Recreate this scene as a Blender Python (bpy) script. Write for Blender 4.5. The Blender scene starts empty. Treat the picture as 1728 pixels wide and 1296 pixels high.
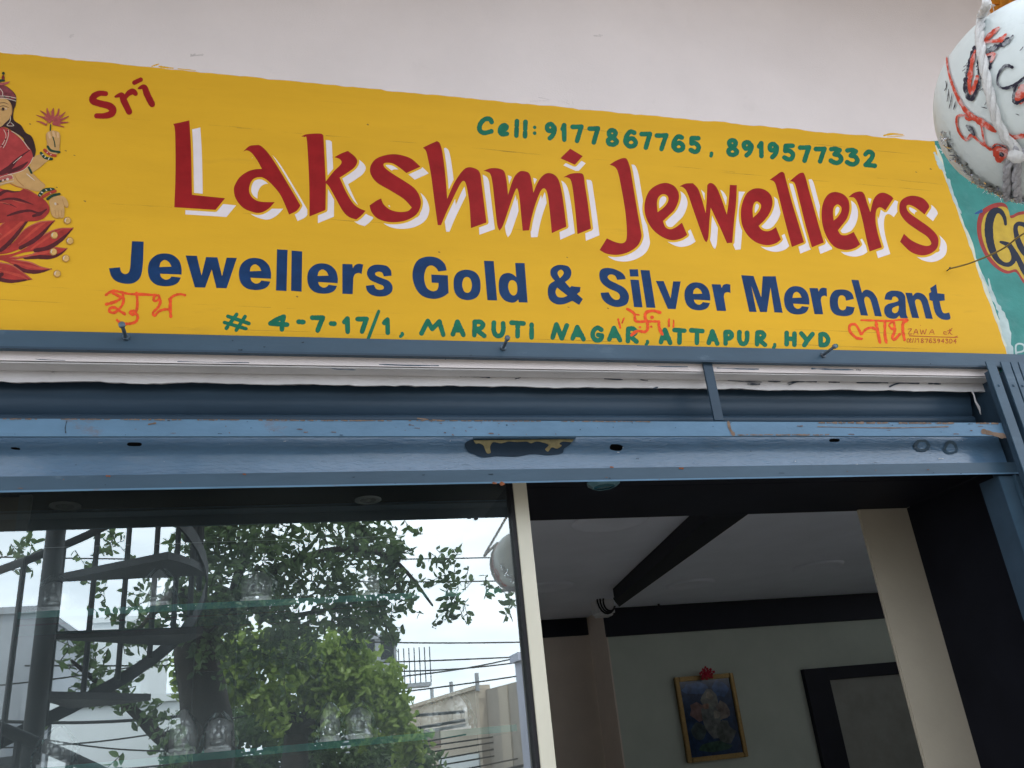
import bpy, bmesh, math, random
from mathutils import Vector, Matrix, geometry, noise
random.seed(7)
R_ = math.radians
# ------------------------------------------------------------------ camera, sky, sun, exposure
FPX = 1471.0
RW = Matrix(((0.96697337, 0.01107882, 0.25463655),
             (-0.23650933, 0.41139592, 0.88023675),
             (-0.09500445, -0.91138941, 0.40042915)))      # camera (right, down, forward) -> world
CAM = Vector((0.0, -2.2, 1.55))
scene = bpy.context.scene
COL = scene.collection
cd = bpy.data.cameras.new('camera')
cd.sensor_width = 36.0; cd.sensor_fit = 'HORIZONTAL'; cd.lens = 36.0 * FPX / 1728.0
cd.clip_start = 0.02; cd.clip_end = 1500
camo = bpy.data.objects.new('camera', cd); COL.objects.link(camo)
cx, cy, cz = RW.col[0], -RW.col[1], -RW.col[2]
camo.matrix_world = Matrix(((cx[0], cy[0], cz[0], CAM[0]), (cx[1], cy[1], cz[1], CAM[1]), (cx[2], cy[2], cz[2], CAM[2]), (0, 0, 0, 1)))
scene.camera = camo
SUN_EL, SUN_AZ = R_(62), R_(28)          # azimuth from +Y (behind the shop) towards +X
world = bpy.data.worlds.new('World'); scene.world = world; world.use_nodes = True
wn = world.node_tree; wn.nodes.clear()
out = wn.nodes.new('ShaderNodeOutputWorld'); bg = wn.nodes.new('ShaderNodeBackground')
sky = wn.nodes.new('ShaderNodeTexSky'); sky.sky_type = 'NISHITA'; sky.sun_disc = False
sky.sun_elevation = SUN_EL; sky.sun_rotation = SUN_AZ; sky.air_density = 1.0; sky.dust_density = 4.0; sky.ozone_density = 1.0
tc = wn.nodes.new('ShaderNodeTexCoord'); mp = wn.nodes.new('ShaderNodeMapping'); mp.inputs['Scale'].default_value = (1, 1, 2.6)
nz = wn.nodes.new('ShaderNodeTexNoise'); nz.inputs['Scale'].default_value = 2.3; nz.inputs['Detail'].default_value = 7; nz.inputs['Roughness'].default_value = .56
rp = wn.nodes.new('ShaderNodeValToRGB'); rp.color_ramp.elements[0].position = .36; rp.color_ramp.elements[1].position = .62
mxs = wn.nodes.new('ShaderNodeMix'); mxs.data_type = 'RGBA'; mxs.inputs['B'].default_value = (62, 65, 70, 1)
ad = wn.nodes.new('ShaderNodeMix'); ad.data_type = 'RGBA'; ad.blend_type = 'ADD'; ad.inputs['Factor'].default_value = 1.0; ad.inputs['B'].default_value = (31.0, 34.5, 39, 1)
L = wn.links
L.new(tc.outputs['Generated'], mp.inputs['Vector']); L.new(mp.outputs[0], nz.inputs['Vector']); L.new(nz.outputs['Fac'], rp.inputs[0])
L.new(sky.outputs[0], ad.inputs['A']); L.new(ad.outputs['Result'], mxs.inputs['A']); L.new(rp.outputs[0], mxs.inputs['Factor'])
L.new(mxs.outputs['Result'], bg.inputs['Color']); L.new(bg.outputs[0], out.inputs[0])
bg.inputs['Strength'].default_value = 0.10
sl = bpy.data.lights.new('sun', 'SUN'); sl.energy = 5.0; sl.angle = R_(0.6); sl.color = (1.0, 0.96, 0.90)
so = bpy.data.objects.new('sun', sl); COL.objects.link(so)
sd = Vector((math.sin(SUN_AZ) * math.cos(SUN_EL), math.cos(SUN_AZ) * math.cos(SUN_EL), math.sin(SUN_EL)))
so.rotation_euler = (-sd).to_track_quat('-Z', 'Y').to_euler(); so.location = sd * 60
scene.view_settings.view_transform = 'Standard'; scene.view_settings.look = 'None'
scene.view_settings.exposure = -1.03; scene.view_settings.gamma = 1.0
try: scene.view_settings.use_curve_mapping = False
except Exception: pass
scene.cycles.max_bounces = 12; scene.cycles.transparent_max_bounces = 24; scene.cycles.glossy_bounces = 6
scene.cycles.use_denoising = True
scene.cycles.sample_clamp_indirect = 6.0
scene.cycles.caustics_reflective = False; scene.cycles.caustics_refractive = False

# ------------------------------------------------------------------ measuring helpers
def ray(px, py): return (RW @ Vector((px - 864.0, py - 648.0, FPX))).normalized()
def at(px, py, y=0.0):
    d = ray(px, py); return CAM + d * ((y - CAM.y) / d.y)
def atz(px, py, z):
    d = ray(px, py); return CAM + d * ((z - CAM.z) / d.z)
GT = R_(0.5)                                                  # the pane leans a little, top edge outwards
GP = Vector((0, 0.20, 2.0)); GN = Vector((0, -math.cos(GT), -math.sin(GT)))
def mirror(p): return p - 2 * GN.dot(p - GP) * GN
def rf(px, py, y):                                            # what the pane shows at a pixel, y metres deep behind the pane's face
    return mirror(at(px, py, y))
def s2l(c):
    return tuple((v / 255 / 12.92) if v <= 10.3 else (((v / 255 + .055) / 1.055) ** 2.4) for v in c) + (1,)

# ------------------------------------------------------------------ materials
def _mat(name):
    m = bpy.data.materials.new(name); m.use_nodes = True
    nt = m.node_tree; b = nt.nodes['Principled BSDF']; return m, nt, b
def mat(name, col, rough=.6, metal=0.0, var=.12, scale=6.0, bump=0.0, bscale=60.0, spec=.2, coat=0.0, stretch=(1, 1, 1), dirt=None, dscale=3.0, dlo=.55, dhi=.75, dfac=.6):
    """procedural paint: two noises vary the colour, one the relief, an optional mask lays dirt or rust on top"""
    m, nt, b = _mat(name); N = nt.nodes; K = nt.links
    tcn = N.new('ShaderNodeNewGeometry'); mpn = N.new('ShaderNodeMapping'); mpn.inputs['Scale'].default_value = stretch
    K.new(tcn.outputs['Position'], mpn.inputs['Vector'])
    n1 = N.new('ShaderNodeTexNoise'); n1.inputs['Scale'].default_value = scale; n1.inputs['Detail'].default_value = 8; n1.inputs['Roughness'].default_value = .62
    K.new(mpn.outputs[0], n1.inputs['Vector'])
    r1 = N.new('ShaderNodeMapRange'); r1.inputs['From Min'].default_value = .3; r1.inputs['From Max'].default_value = .7
    r1.inputs['To Min'].default_value = 1 - var; r1.inputs['To Max'].default_value = 1 + var
    K.new(n1.outputs['Fac'], r1.inputs['Value'])
    mx = N.new('ShaderNodeVectorMath'); mx.operation = 'SCALE'; mx.inputs[0].default_value = col[:3]; K.new(r1.outputs[0], mx.inputs['Scale'])
    cout = mx.outputs[0]
    if dirt:
        n2 = N.new('ShaderNodeTexNoise'); n2.inputs['Scale'].default_value = dscale; n2.inputs['Detail'].default_value = 10; n2.inputs['Roughness'].default_value = .7
        K.new(mpn.outputs[0], n2.inputs['Vector'])
        r2 = N.new('ShaderNodeMapRange'); r2.inputs['From Min'].default_value = dlo; r2.inputs['From Max'].default_value = dhi; r2.inputs['To Max'].default_value = dfac
        K.new(n2.outputs['Fac'], r2.inputs['Value'])
        m2 = N.new('ShaderNodeMix'); m2.data_type = 'RGBA'; m2.inputs['B'].default_value = dirt
        K.new(r2.outputs[0], m2.inputs['Factor']); K.new(cout, m2.inputs['A']); cout = m2.outputs['Result']
    K.new(cout, b.inputs['Base Color'])
    b.inputs['Roughness'].default_value = rough; b.inputs['Metallic'].default_value = metal
    b.inputs['Specular IOR Level'].default_value = spec
    if coat: b.inputs['Coat Weight'].default_value = coat; b.inputs['Coat Roughness'].default_value = .12
    if bump:
        n3 = N.new('ShaderNodeTexNoise'); n3.inputs['Scale'].default_value = bscale; n3.inputs['Detail'].default_value = 5
        K.new(mpn.outputs[0], n3.inputs['Vector'])
        bp = N.new('ShaderNodeBump'); bp.inputs['Strength'].default_value = bump; bp.inputs['Distance'].default_value = .003
        K.new(n3.outputs['Fac'], bp.inputs['Height']); K.new(bp.outputs[0], b.inputs['Normal'])
    m['N_b'] = b.name
    return m
YEL = (.68, .385, .022, 1)
M = {}
M['wall'] = mat('white_wall_paint', (.715, .66, .655, 1), .85, spec=.1, var=.045, scale=2.2, bump=.35, bscale=150, dirt=(.45, .42, .41, 1), dscale=5, dlo=.6, dhi=.8, dfac=.25)
M['yellow'] = mat('yellow_wall_paint', YEL, .62, spec=.15, var=.055, scale=3.5, stretch=(.45, 1, 2.2), bump=.16, bscale=160, dirt=(.38, .22, .03, 1), dscale=7, dlo=.60, dhi=.82, dfac=.5)
M['red'] = mat('maroon_sign_paint', (.285, .012, .014, 1), .5, spec=.12, var=.16, scale=16, bump=.15, bscale=150)
M['white'] = mat('white_sign_paint', (.72, .66, .69, 1), .6, var=.04, scale=20, bump=.1, bscale=150)
M['blue'] = mat('navy_sign_paint', (.006, .036, .118, 1), .5, spec=.15, var=.25, scale=18, bump=.12, bscale=150)
M['green'] = mat('green_sign_paint', (.008, .140, .080, 1), .5, spec=.15, var=.2, scale=22, bump=.12, bscale=150)
M['orange'] = mat('orange_paste', (.74, .085, .02, 1), .7, var=.25, scale=60, bump=.5, bscale=300)
M['signature'] = mat('brown_red_paint', (.42, .07, .02, 1), .6)
M['teal'] = mat('teal_wall_paint', (.045, .235, .215, 1), .6, var=.18, scale=7, bump=.2, bscale=120, dirt=(.17, .36, .36, 1), dscale=6, dlo=.5, dhi=.72, dfac=.5)
M['chalk'] = mat('thin_white_paint', (.42, .52, .52, 1), .7, var=.2, scale=20)
M['cream_edge'] = mat('cream_edge_paint', (.58, .60, .50, 1), .7, var=.15, scale=20)
M['ge_yellow'] = mat('mustard_letter_paint', (.50, .34, .035, 1), .5, spec=.2, var=.15, scale=20)
M['ge_red'] = mat('brick_red_outline_paint', (.30, .035, .03, 1), .5, var=.25, scale=20)
M['ge_black'] = mat('dark_letter_paint', (.014, .020, .040, 1), .5, spec=.15, var=.2, scale=20)
RUST = (.16, .085, .055, 1)
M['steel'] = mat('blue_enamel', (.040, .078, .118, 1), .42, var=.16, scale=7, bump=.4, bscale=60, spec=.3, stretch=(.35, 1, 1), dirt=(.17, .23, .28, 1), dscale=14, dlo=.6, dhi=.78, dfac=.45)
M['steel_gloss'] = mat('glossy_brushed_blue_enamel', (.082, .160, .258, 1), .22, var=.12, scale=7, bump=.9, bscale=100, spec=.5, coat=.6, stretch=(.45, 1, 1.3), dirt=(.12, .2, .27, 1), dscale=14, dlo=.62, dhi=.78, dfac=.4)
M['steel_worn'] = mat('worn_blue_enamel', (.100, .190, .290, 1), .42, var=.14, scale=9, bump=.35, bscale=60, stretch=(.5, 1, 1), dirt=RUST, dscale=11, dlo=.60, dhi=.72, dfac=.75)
M['steel_dark'] = mat('dark_blue_enamel', (.03, .055, .085, 1), .34, var=.2, scale=6, bump=.3, bscale=40, stretch=(.2, 1, 1))  # darker blue for the roll, laths, lips and side faces
M['iron'] = mat('dark_iron', (.05, .06, .07, 1), .45, metal=.6, var=.3, scale=40)
M['bolt'] = mat('painted_bolt', (.10, .14, .18, 1), .4, metal=.4, var=.3, scale=80, dirt=RUST, dscale=50, dlo=.5, dhi=.7)
M['plaster'] = mat('white_plaster', (.60, .59, .60, 1), .8, var=.08, scale=12, bump=.5, bscale=90, dirt=(.12, .13, .16, 1), dscale=26, dlo=.66, dhi=.72, dfac=.8, stretch=(.6, 1, 1.3))
M['crack'] = mat('dark_chip', (.03, .045, .065, 1), .7)
M['black'] = mat('hollow_shade_black', (.006, .006, .007, 1), .8)
M['handle_worn'] = mat('bare_primer_yellow', (.25, .215, .11, 1), .6, var=.3, scale=50)
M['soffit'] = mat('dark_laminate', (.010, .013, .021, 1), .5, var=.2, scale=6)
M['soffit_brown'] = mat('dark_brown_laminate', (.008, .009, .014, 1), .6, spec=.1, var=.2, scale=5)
M['aluminium'] = mat('cream_powder_coat', (.62, .60, .50, 1), .45, var=.05, scale=5)
M['gasket'] = mat('dark_gasket', (.015, .015, .018, 1), .4)
M['beige'] = mat('beige_interior_paint', (.40, .36, .29, 1), .7, var=.06, scale=4, bump=.25, bscale=60)
M['in_green'] = mat('pale_green_interior_paint', (.44, .475, .405, 1), .75, var=.06, scale=3)
M['in_brown'] = mat('tan_interior_paint', (.62, .54, .46, 1), .75, var=.06, scale=3)
M['ceiling'] = mat('white_gypsum', (.78, .82, .90, 1), .8, var=.05, scale=2)
M['beam'] = mat('navy_black_paint', (.010, .011, .017, 1), .6)
M['gold'] = mat('gold_moulding', (.21, .14, .055, 1), .4, metal=.7, var=.25, scale=60, bump=.3, bscale=200)
M['flower'] = mat('red_flower', (.35, .01, .03, 1), .6, var=.3, scale=200)
M['box_white'] = mat('white_plastic', (.6, .6, .6, 1), .4)
M['cable'] = mat('black_cable', (.012, .012, .013, 1), .5)
M['ground'] = mat('dusty_concrete', (.46, .42, .36, 1), .9, var=.12, scale=1.5, bump=.4, bscale=20)
M['asphalt'] = mat('worn_asphalt', (.075, .073, .07, 1), .9, var=.2, scale=2, bump=.5, bscale=60)
M['floor_in'] = mat('pale_floor_tile', (.62, .60, .57, 1), .3)
M['gourd'] = mat('white_gourd_skin', (.66, .72, .72, 1), .42, var=.06, scale=14, bump=.25, bscale=60, dirt=(.38, .44, .44, 1), dscale=16, dlo=.55, dhi=.8, dfac=.6)
M['gourd_red'] = mat('vermilion_mark', (.62, .075, .04, 1), .6, var=.35, scale=70, dirt=(.60, .60, .60, 1), dscale=70, dlo=.50, dhi=.60, dfac=.65)
M['gourd_black'] = mat('kajal_mark', (.025, .022, .04, 1), .6, var=.3, scale=90, dirt=(.50, .53, .55, 1), dscale=80, dlo=.50, dhi=.60, dfac=.6)
M['rope'] = mat('white_twine', (.66, .66, .66, 1), .7, var=.12, scale=60, bump=.6, bscale=260)
M['rope_grey'] = mat('greyed_twine', (.40, .40, .43, 1), .7, var=.3, scale=90, bump=.6, bscale=260)
M['tinsel'] = mat('silver_tinsel', (.78, .78, .8, 1), .18, metal=1.0, var=.2, scale=200)
M['silver'] = mat('silver_foil', (.97, .97, .98, 1), .28, metal=.55, spec=1.0, coat=.8, var=.1, scale=90, bump=.8, bscale=110)
M['stair'] = mat('dark_stair_paint', (.030, .034, .040, 1), .5, var=.2, scale=5)
M['bark'] = mat('dark_bark', (.030, .024, .020, 1), .9, var=.35, scale=12, bump=1, bscale=20)
M['b_beige'] = mat('beige_render', (.55, .47, .38, 1), .85, var=.08, scale=1)
M['b_band'] = mat('brown_band', (.28, .20, .17, 1), .85)
M['b_white'] = mat('white_render', (.74, .78, .80, 1), .85, var=.05, scale=1)
M['b_lilac'] = mat('pale_lilac_render', (.50, .51, .62, 1), .85, var=.05, scale=1)
M['b_grey'] = mat('grey_render', (.33, .35, .38, 1), .85, var=.08, scale=1)
M['b_tank'] = mat('black_tank', (.03, .03, .03, 1), .6)
M['shutterglass'] = mat('dark_window', (.03, .035, .04, 1), .1)

M['fleck_white'] = mat('dried_white_fleck', (.45, .48, .50, 1), .8); M['fleck_rust'] = mat('rust_fleck', (.13, .085, .07, 1), .8, var=.4, scale=80); M['fleck_dark'] = mat('dark_nick', (.018, .03, .045, 1), .7)
def leaf_mat(name, a, b_, tr=.45):
    m, nt, b = _mat(name); N = nt.nodes; K = nt.links
    g = N.new('ShaderNodeNewGeometry'); n1 = N.new('ShaderNodeTexNoise'); n1.inputs['Scale'].default_value = 3.0; n1.inputs['Detail'].default_value = 3
    K.new(g.outputs['Position'], n1.inputs['Vector'])
    mx = N.new('ShaderNodeMix'); mx.data_type = 'RGBA'; mx.inputs['A'].default_value = a; mx.inputs['B'].default_value = b_
    K.new(g.outputs['Random Per Island'], mx.inputs['Factor']); K.new(mx.outputs['Result'], b.inputs['Base Color'])
    b.inputs['Roughness'].default_value = .4
    t = N.new('ShaderNodeBsdfTranslucent'); K.new(mx.outputs['Result'], t.inputs['Color'])
    ms = N.new('ShaderNodeMixShader'); ms.inputs[0].default_value = tr
    K.new(b.outputs[0], ms.inputs[1]); K.new(t.outputs[0], ms.inputs[2]); K.new(ms.outputs[0], N['Material Output'].inputs['Surface'])
    return m
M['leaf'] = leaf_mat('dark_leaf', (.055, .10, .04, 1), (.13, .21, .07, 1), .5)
M['leaf_lit'] = leaf_mat('sunlit_tone_leaf', (.17, .26, .035, 1), (.30, .40, .08, 1), .5)  # sunlight on the far tree is put into this brighter leaf colour

def glass_mat(name, refl, tint, rough=0.0, haze=0.0):
    m, nt, b = _mat(name); N = nt.nodes; K = nt.links; N.remove(b)
    tr = N.new('ShaderNodeBsdfTransparent'); tr.inputs[0].default_value = tint
    gl = N.new('ShaderNodeBsdfGlossy'); gl.inputs['Roughness'].default_value = rough; gl.inputs['Color'].default_value = (.90, .98, .97, 1)
    lw = N.new('ShaderNodeFresnel'); lw.inputs['IOR'].default_value = 1.5
    mr = N.new('ShaderNodeMapRange'); mr.inputs['From Min'].default_value = .04; mr.inputs['To Min'].default_value = refl; mr.inputs['To Max'].default_value = 1
    K.new(lw.outputs[0], mr.inputs['Value'])
    ms = N.new('ShaderNodeMixShader'); K.new(mr.outputs[0], ms.inputs[0]); K.new(tr.outputs[0], ms.inputs[1]); K.new(gl.outputs[0], ms.inputs[2])
    last = ms
    if haze:
        df = N.new('ShaderNodeBsdfDiffuse'); df.inputs['Color'].default_value = (.50, .62, .66, 1)  # pale haze painted over the glass, lifts the dark parts behind it
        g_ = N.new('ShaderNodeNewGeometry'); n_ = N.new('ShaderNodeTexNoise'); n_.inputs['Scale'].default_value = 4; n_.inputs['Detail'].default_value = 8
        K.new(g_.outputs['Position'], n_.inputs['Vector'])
        r_ = N.new('ShaderNodeMapRange'); r_.inputs['From Min'].default_value = .3; r_.inputs['From Max'].default_value = .7; r_.inputs['To Min'].default_value = haze * .6; r_.inputs['To Max'].default_value = haze * 1.5
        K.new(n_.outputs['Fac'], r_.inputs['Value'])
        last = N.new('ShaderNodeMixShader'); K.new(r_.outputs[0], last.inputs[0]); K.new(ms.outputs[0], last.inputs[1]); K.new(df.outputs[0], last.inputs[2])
    K.new(last.outputs[0], N['Material Output'].inputs['Surface'])
    return m
M['pane'] = glass_mat('reflective_shop_glass', .41, (.96, 1.0, .99, 1), haze=.05)
M['shelf'] = glass_mat('shelf_glass', .07, (.72, .88, .82, 1))
M['plastic'] = glass_mat('clear_plastic_bag', .035, (1, 1, 1, 1), .10)
M['shelf_edge'] = mat('green_glass_edge', (.06, .30, .25, 1), .15, spec=.5, var=.2, scale=8)

# smudged pencil guide line: noise makes it fade in and out
def smudge_mat(nm, col, amax):
    m, nt, b = _mat(nm); N = nt.nodes; K = nt.links
    b.inputs['Base Color'].default_value = col; b.inputs['Roughness'].default_value = .8
    g = N.new('ShaderNodeNewGeometry'); n1 = N.new('ShaderNodeTexNoise'); n1.inputs['Scale'].default_value = 5; n1.inputs['Detail'].default_value = 6
    K.new(g.outputs['Position'], n1.inputs['Vector'])
    r = N.new('ShaderNodeMapRange'); r.inputs['From Min'].default_value = .47; r.inputs['From Max'].default_value = .78; r.inputs['To Max'].default_value = amax
    K.new(n1.outputs['Fac'], r.inputs['Value']); K.new(r.outputs[0], b.inputs['Alpha'])
    return m
M['smudge'] = smudge_mat('pencil_smudge', (.22, .14, .05, 1), .8); M['smudge_grey'] = smudge_mat('wall_grime', (.33, .31, .30, 1), .7)

# ------------------------------------------------------------------ mesh helpers
def obj(name, verts, faces, m, parent=None, smooth=False, kind=None):
    me = bpy.data.meshes.new(name); me.from_pydata([tuple(v) for v in verts], [], faces); me.update()
    if isinstance(m, (list, tuple)):
        for k in m: me.materials.append(k)
    elif m: me.materials.append(m)
    if smooth: me.polygons.foreach_set('use_smooth', [True] * len(me.polygons))
    o = bpy.data.objects.new(name, me); COL.objects.link(o)
    if parent: o.parent = parent; o.matrix_parent_inverse = parent.matrix_world.inverted() if False else Matrix.Translation(-parent.location)
    if kind: o['kind'] = kind
    return o
def thing(name, label, cat, loc=(0, 0, 0), group=None):
    o = bpy.data.objects.new(name, None); COL.objects.link(o); o.location = loc; o.empty_display_size = .1
    o['label'] = label; o['category'] = cat
    if group: o['group'] = group
    return o
def tag(o, label, cat, group=None):
    o['label'] = label; o['category'] = cat
    if group: o['group'] = group
    return o
def bxd(x0, x1, y0, y1, z0, z1):
    v = [(x, y, z) for x in (x0, x1) for y in (y0, y1) for z in (z0, z1)]
    f = [(0, 1, 3, 2), (4, 6, 7, 5), (0, 4, 5, 1), (2, 3, 7, 6), (0, 2, 6, 4), (1, 5, 7, 3)]
    return v, f
def box(name, x0, x1, y0, y1, z0, z1, m, parent=None, bevel=0.0, kind=None):
    v, f = bxd(x0, x1, y0, y1, z0, z1)
    o = obj(name, v, f, m, parent, kind=kind)
    if bevel:
        bm = bmesh.new(); bm.from_mesh(o.data)
        bmesh.ops.bevel(bm, geom=bm.edges[:], offset=bevel, segments=2, affect='EDGES')
        bm.to_mesh(o.data); bm.free()
    return o
def merge(parts):
    V, F = [], []
    for v, f in parts:
        n = len(V); V += list(v); F += [tuple(i + n for i in q) for q in f]
    return V, F
def tube(path, r, n=8, cap=True):
    path = [Vector(p) for p in path]; V, F = [], []
    up = Vector((0, 0, 1)); prev = None
    for i, p in enumerate(path):
        t = (path[min(i + 1, len(path) - 1)] - path[max(i - 1, 0)]).normalized()
        if prev is None:
            a = t.cross(up); 
            if a.length < .1: a = t.cross(Vector((1, 0, 0)))
            a.normalize()
        else:
            a = (prev - t * prev.dot(t)); 
            a = a.normalized() if a.length > 1e-6 else t.orthogonal().normalized()
        prev = a; b = t.cross(a)
        rr = r[i] if isinstance(r, (list, tuple)) else r
        for k in range(n):
            g = 2 * math.pi * k / n; V.append(p + (a * math.cos(g) + b * math.sin(g)) * rr)
    for i in range(len(path) - 1):
        for k in range(n):
            F.append((i * n + k, i * n + (k + 1) % n, (i + 1) * n + (k + 1) % n, (i + 1) * n + k))
    if cap:
        F.append(tuple(range(n))[::-1]); F.append(tuple(range((len(path) - 1) * n, len(path) * n)))
    return V, F
def lathe(prof, n=24, axis='Z', c=(0, 0, 0)):
    V, F = [], []; c = Vector(c)
    for r, h in prof:
        for k in range(n):
            g = 2 * math.pi * k / n; a, b = r * math.cos(g), r * math.sin(g)
            V.append(c + (Vector((a, b, h)) if axis == 'Z' else Vector((a, h, b))))
    for i in range(len(prof) - 1):
        for k in range(n):
            F.append((i * n + k, i * n + (k + 1) % n, (i + 1) * n + (k + 1) % n, (i + 1) * n + k))
    return V, F

# ------------------------------------------------------------------ flat painted shapes
def smooth(pts, seg=6, closed=True):
    """Catmull-Rom through the points; a third value marks a corner"""
    P = [Vector((p[0], p[1])) for p in pts]; C = [len(p) > 2 and bool(p[2]) for p in pts]; n = len(P); o = []
    rng = range(n) if closed else range(n - 1)
    for i in rng:
        j = (i + 1) % n
        a = P[i - 1] if (closed or i > 0) else P[i]; d = P[(j + 1) % n] if (closed or j < n - 1) else P[j]
        if C[i]: a = P[i]
        if C[j]: d = P[j]
        b, c = P[i], P[j]
        k = seg if not (C[i] and C[j]) else 1
        ln = (c - b).length; k = max(1, min(k, int(ln / 1.6) + 1))
        t1, t2 = (c - a) * .5, (d - b) * .5
        if C[i]: t1 = (c - b) * .6
        if C[j]: t2 = (c - b) * .6
        for s in range(k):
            t = s / k; t_2, t_3 = t * t, t * t * t
            o.append(b * (2 * t_3 - 3 * t_2 + 1) + t1 * (t_3 - 2 * t_2 + t) + c * (-2 * t_3 + 3 * t_2) + t2 * (t_3 - t_2))
    if not closed: o.append(P[-1])
    return o
def area(l): return sum(l[i - 1].x * l[i].y - l[i].x * l[i - 1].y for i in range(len(l))) / 2
def ccw(l): return l if area(l) > 0 else l[::-1]
def inpoly(p, l):
    c = False; j = len(l) - 1
    for i in range(len(l)):
        a, b = l[i], l[j]
        if (a.y > p.y) != (b.y > p.y) and p.x < (b.x - a.x) * (p.y - a.y) / (b.y - a.y) + a.x: c = not c
        j = i
    return c
def union(polys, holes=(), loose=()):
    """flat triangles covering the union of polys (2-D), minus holes, plus the polys in loose whatever the holes say"""
    vs, fs = [], []
    allp = [ccw(p) for p in polys] + [ccw(p) for p in loose]; nh = len(polys)
    for l in allp:
        n = len(vs); vs += l; fs.append(list(range(n, n + len(l))))
    ed = []
    for h in holes:
        n = len(vs); vs += h; ed += [(n + i, n + (i + 1) % len(h)) for i in range(len(h))]
    r = geometry.delaunay_2d_cdt(vs, ed, fs, 0, 1e-4, True)
    V, F, OF = r[0], r[2], r[5]; keep = []
    for f, of in zip(F, OF):
        if not of: continue
        c = (V[f[0]] + V[f[1]] + V[f[2]]) / 3
        of = [k for k in of if inpoly(c, allp[k])]
        if not of: continue
        if any(k >= nh for k in of): keep.append(f); continue
        if any(inpoly(c, h) for h in holes): continue
        keep.append(f)
    return V, keep
def brush(pts, w, seg=6, wob=.06, taper=False, rnd=8):
    """a brush stroke as convex pieces: quads along the path, discs at its points"""
    c = smooth(pts, seg, False); P = []
    n = len(c); ws = []
    for i in range(n):
        if isinstance(w, (list, tuple)):
            t = i / max(1, n - 1) * (len(w) - 1); k = min(int(t), len(w) - 2); ww = w[k] + (w[k + 1] - w[k]) * (t - k)
        else: ww = w
        if taper: ww *= .45 + .55 * math.sin(math.pi * (i + .6) / (n + .2))
        ws.append(ww * (1 + random.uniform(-wob, wob)) / 2)
    for i in range(n - 1):
        d = c[i + 1] - c[i]
        if d.length < 1e-4: continue
        d.normalize(); q = Vector((-d.y, d.x))
        P.append([c[i] + q * ws[i], c[i + 1] + q * ws[i + 1], c[i + 1] - q * ws[i + 1], c[i] - q * ws[i]])
    for i in range(n):
        a0 = random.random()
        P.append([c[i] + Vector((math.cos(a0 + 2 * math.pi * k / rnd), math.sin(a0 + 2 * math.pi * k / rnd))) * ws[i] for k in range(rnd)])
    return P
def ribbon_ring(loop, w):
    P = []; n = len(loop)
    for i in range(n):
        a, b = loop[i], loop[(i + 1) % n]; d = b - a
        if d.length < 1e-4: continue
        d.normalize(); q = Vector((-d.y, d.x)) * w
        P.append([a + q, b + q, b - q, a - q])
        P.append([a + Vector((math.cos(k * math.pi / 3), math.sin(k * math.pi / 3))) * w for k in range(6)])
    return P
def onwall(name, vf, level, m, parent, y0=0.0):
    V, F = vf; y = y0 - level * 0.00013
    return obj(name, [at(v.x, v.y, y) for v in V], F, m, parent, kind='stuff' if name in MULTI else None)
MULTI = {'wall_smudge', 'lintel_crack', 'stray_brushmark', 'guide_line', 'paint_speck', 'thin_white_smear', 'blessing_mark', 'signature', 'blessing_word'}
def T(blk, pts):
    x0, y0, s = blk; return [(x0 + p[0] / s, y0 + p[1] / s) + tuple(p[2:]) for p in pts]
A = (0, 60, 3.927); A2 = (0, 330, 3.927); Cb = (400, 180, 3.927); Db = (800, 180, 3.927); Eb = (1200, 180, 3.927)
R6 = (400, 400, 3.456); R7 = (850, 400, 3.456); R8 = (1250, 420, 3.615); R2 = (1480, 200, 4.32); R1 = (1480, 0, 4.32)
F1 = (0, 110, 9.254); F2 = (0, 240, 9.969); F3 = (0, 350, 9.254)
# ================================================================== THE BUILDING
XL, XR = -2.2, 4.2
bld = thing('shop_building', 'white painted shop front of the jeweller with a ragged plaster lintel and dark interior', 'building')
# facade wall with the shop opening left free below the lintel
box('wall', XL, XR, 0.0, .12, 2.60, 4.5, M['wall'], bld)
box('wall', XL - .6, -1.75, 0.0, .12, 0, 2.60, M['wall'], bld)
box('wall', 2.75, XR, 0.0, .12, 0, 2.598, M['wall'], bld)
box('upper_wall', XL, XR, 0.0, .12, 4.652, 5.7, M['wall'], bld)
box('unseen_balcony_slab', XL - 1, .80, -2.45, -.001, 4.34, 4.49, M['wall'], bld)  # unseen slab, depth and height shaped to shade the wall below
box('unseen_balcony_slab', .801, 1.95, -.95, .12, 4.502, 4.65, M['wall'], bld)  # unseen too, cut short to open the sky above the gourd
box('unseen_balcony_slab', 1.951, XR + 1, -2.45, .12, 4.502, 4.65, M['wall'], bld)
box('balcony_parapet', XL - 1, .80, -2.45, -2.33, 4.491, 5.3, M['wall'], bld)
# plaster lintel: soffit, ledge, ragged lower face
def ragged_strip(x0, x1, y, ztop, zbot, amp, n=240, thick=.012):
    V, F = [], []
    for i in range(n + 1):
        x = x0 + (x1 - x0) * i / n
        zb = zbot + amp * noise.noise(Vector((x * 7, 3.1, 0))) + amp * .6 * noise.noise(Vector((x * 31, 9, 0)))
        V += [(x, y, ztop), (x, y - .003 * noise.noise(Vector((x * 12, 1, 4))), zb), (x, y + thick, zb + .003), (x, y + thick, ztop)]
        if i: a = 4 * (i - 1); b = 4 * i; F += [(a, b, b + 1, a + 1), (a + 1, b + 1, b + 2, a + 2)]
    return V, F
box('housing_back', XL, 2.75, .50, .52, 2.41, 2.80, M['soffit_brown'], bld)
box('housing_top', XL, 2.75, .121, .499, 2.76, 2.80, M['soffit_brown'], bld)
box('roof_slab', XL, 7.3, .53, 6.6, 2.80, 2.95, M['wall'], bld)
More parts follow.
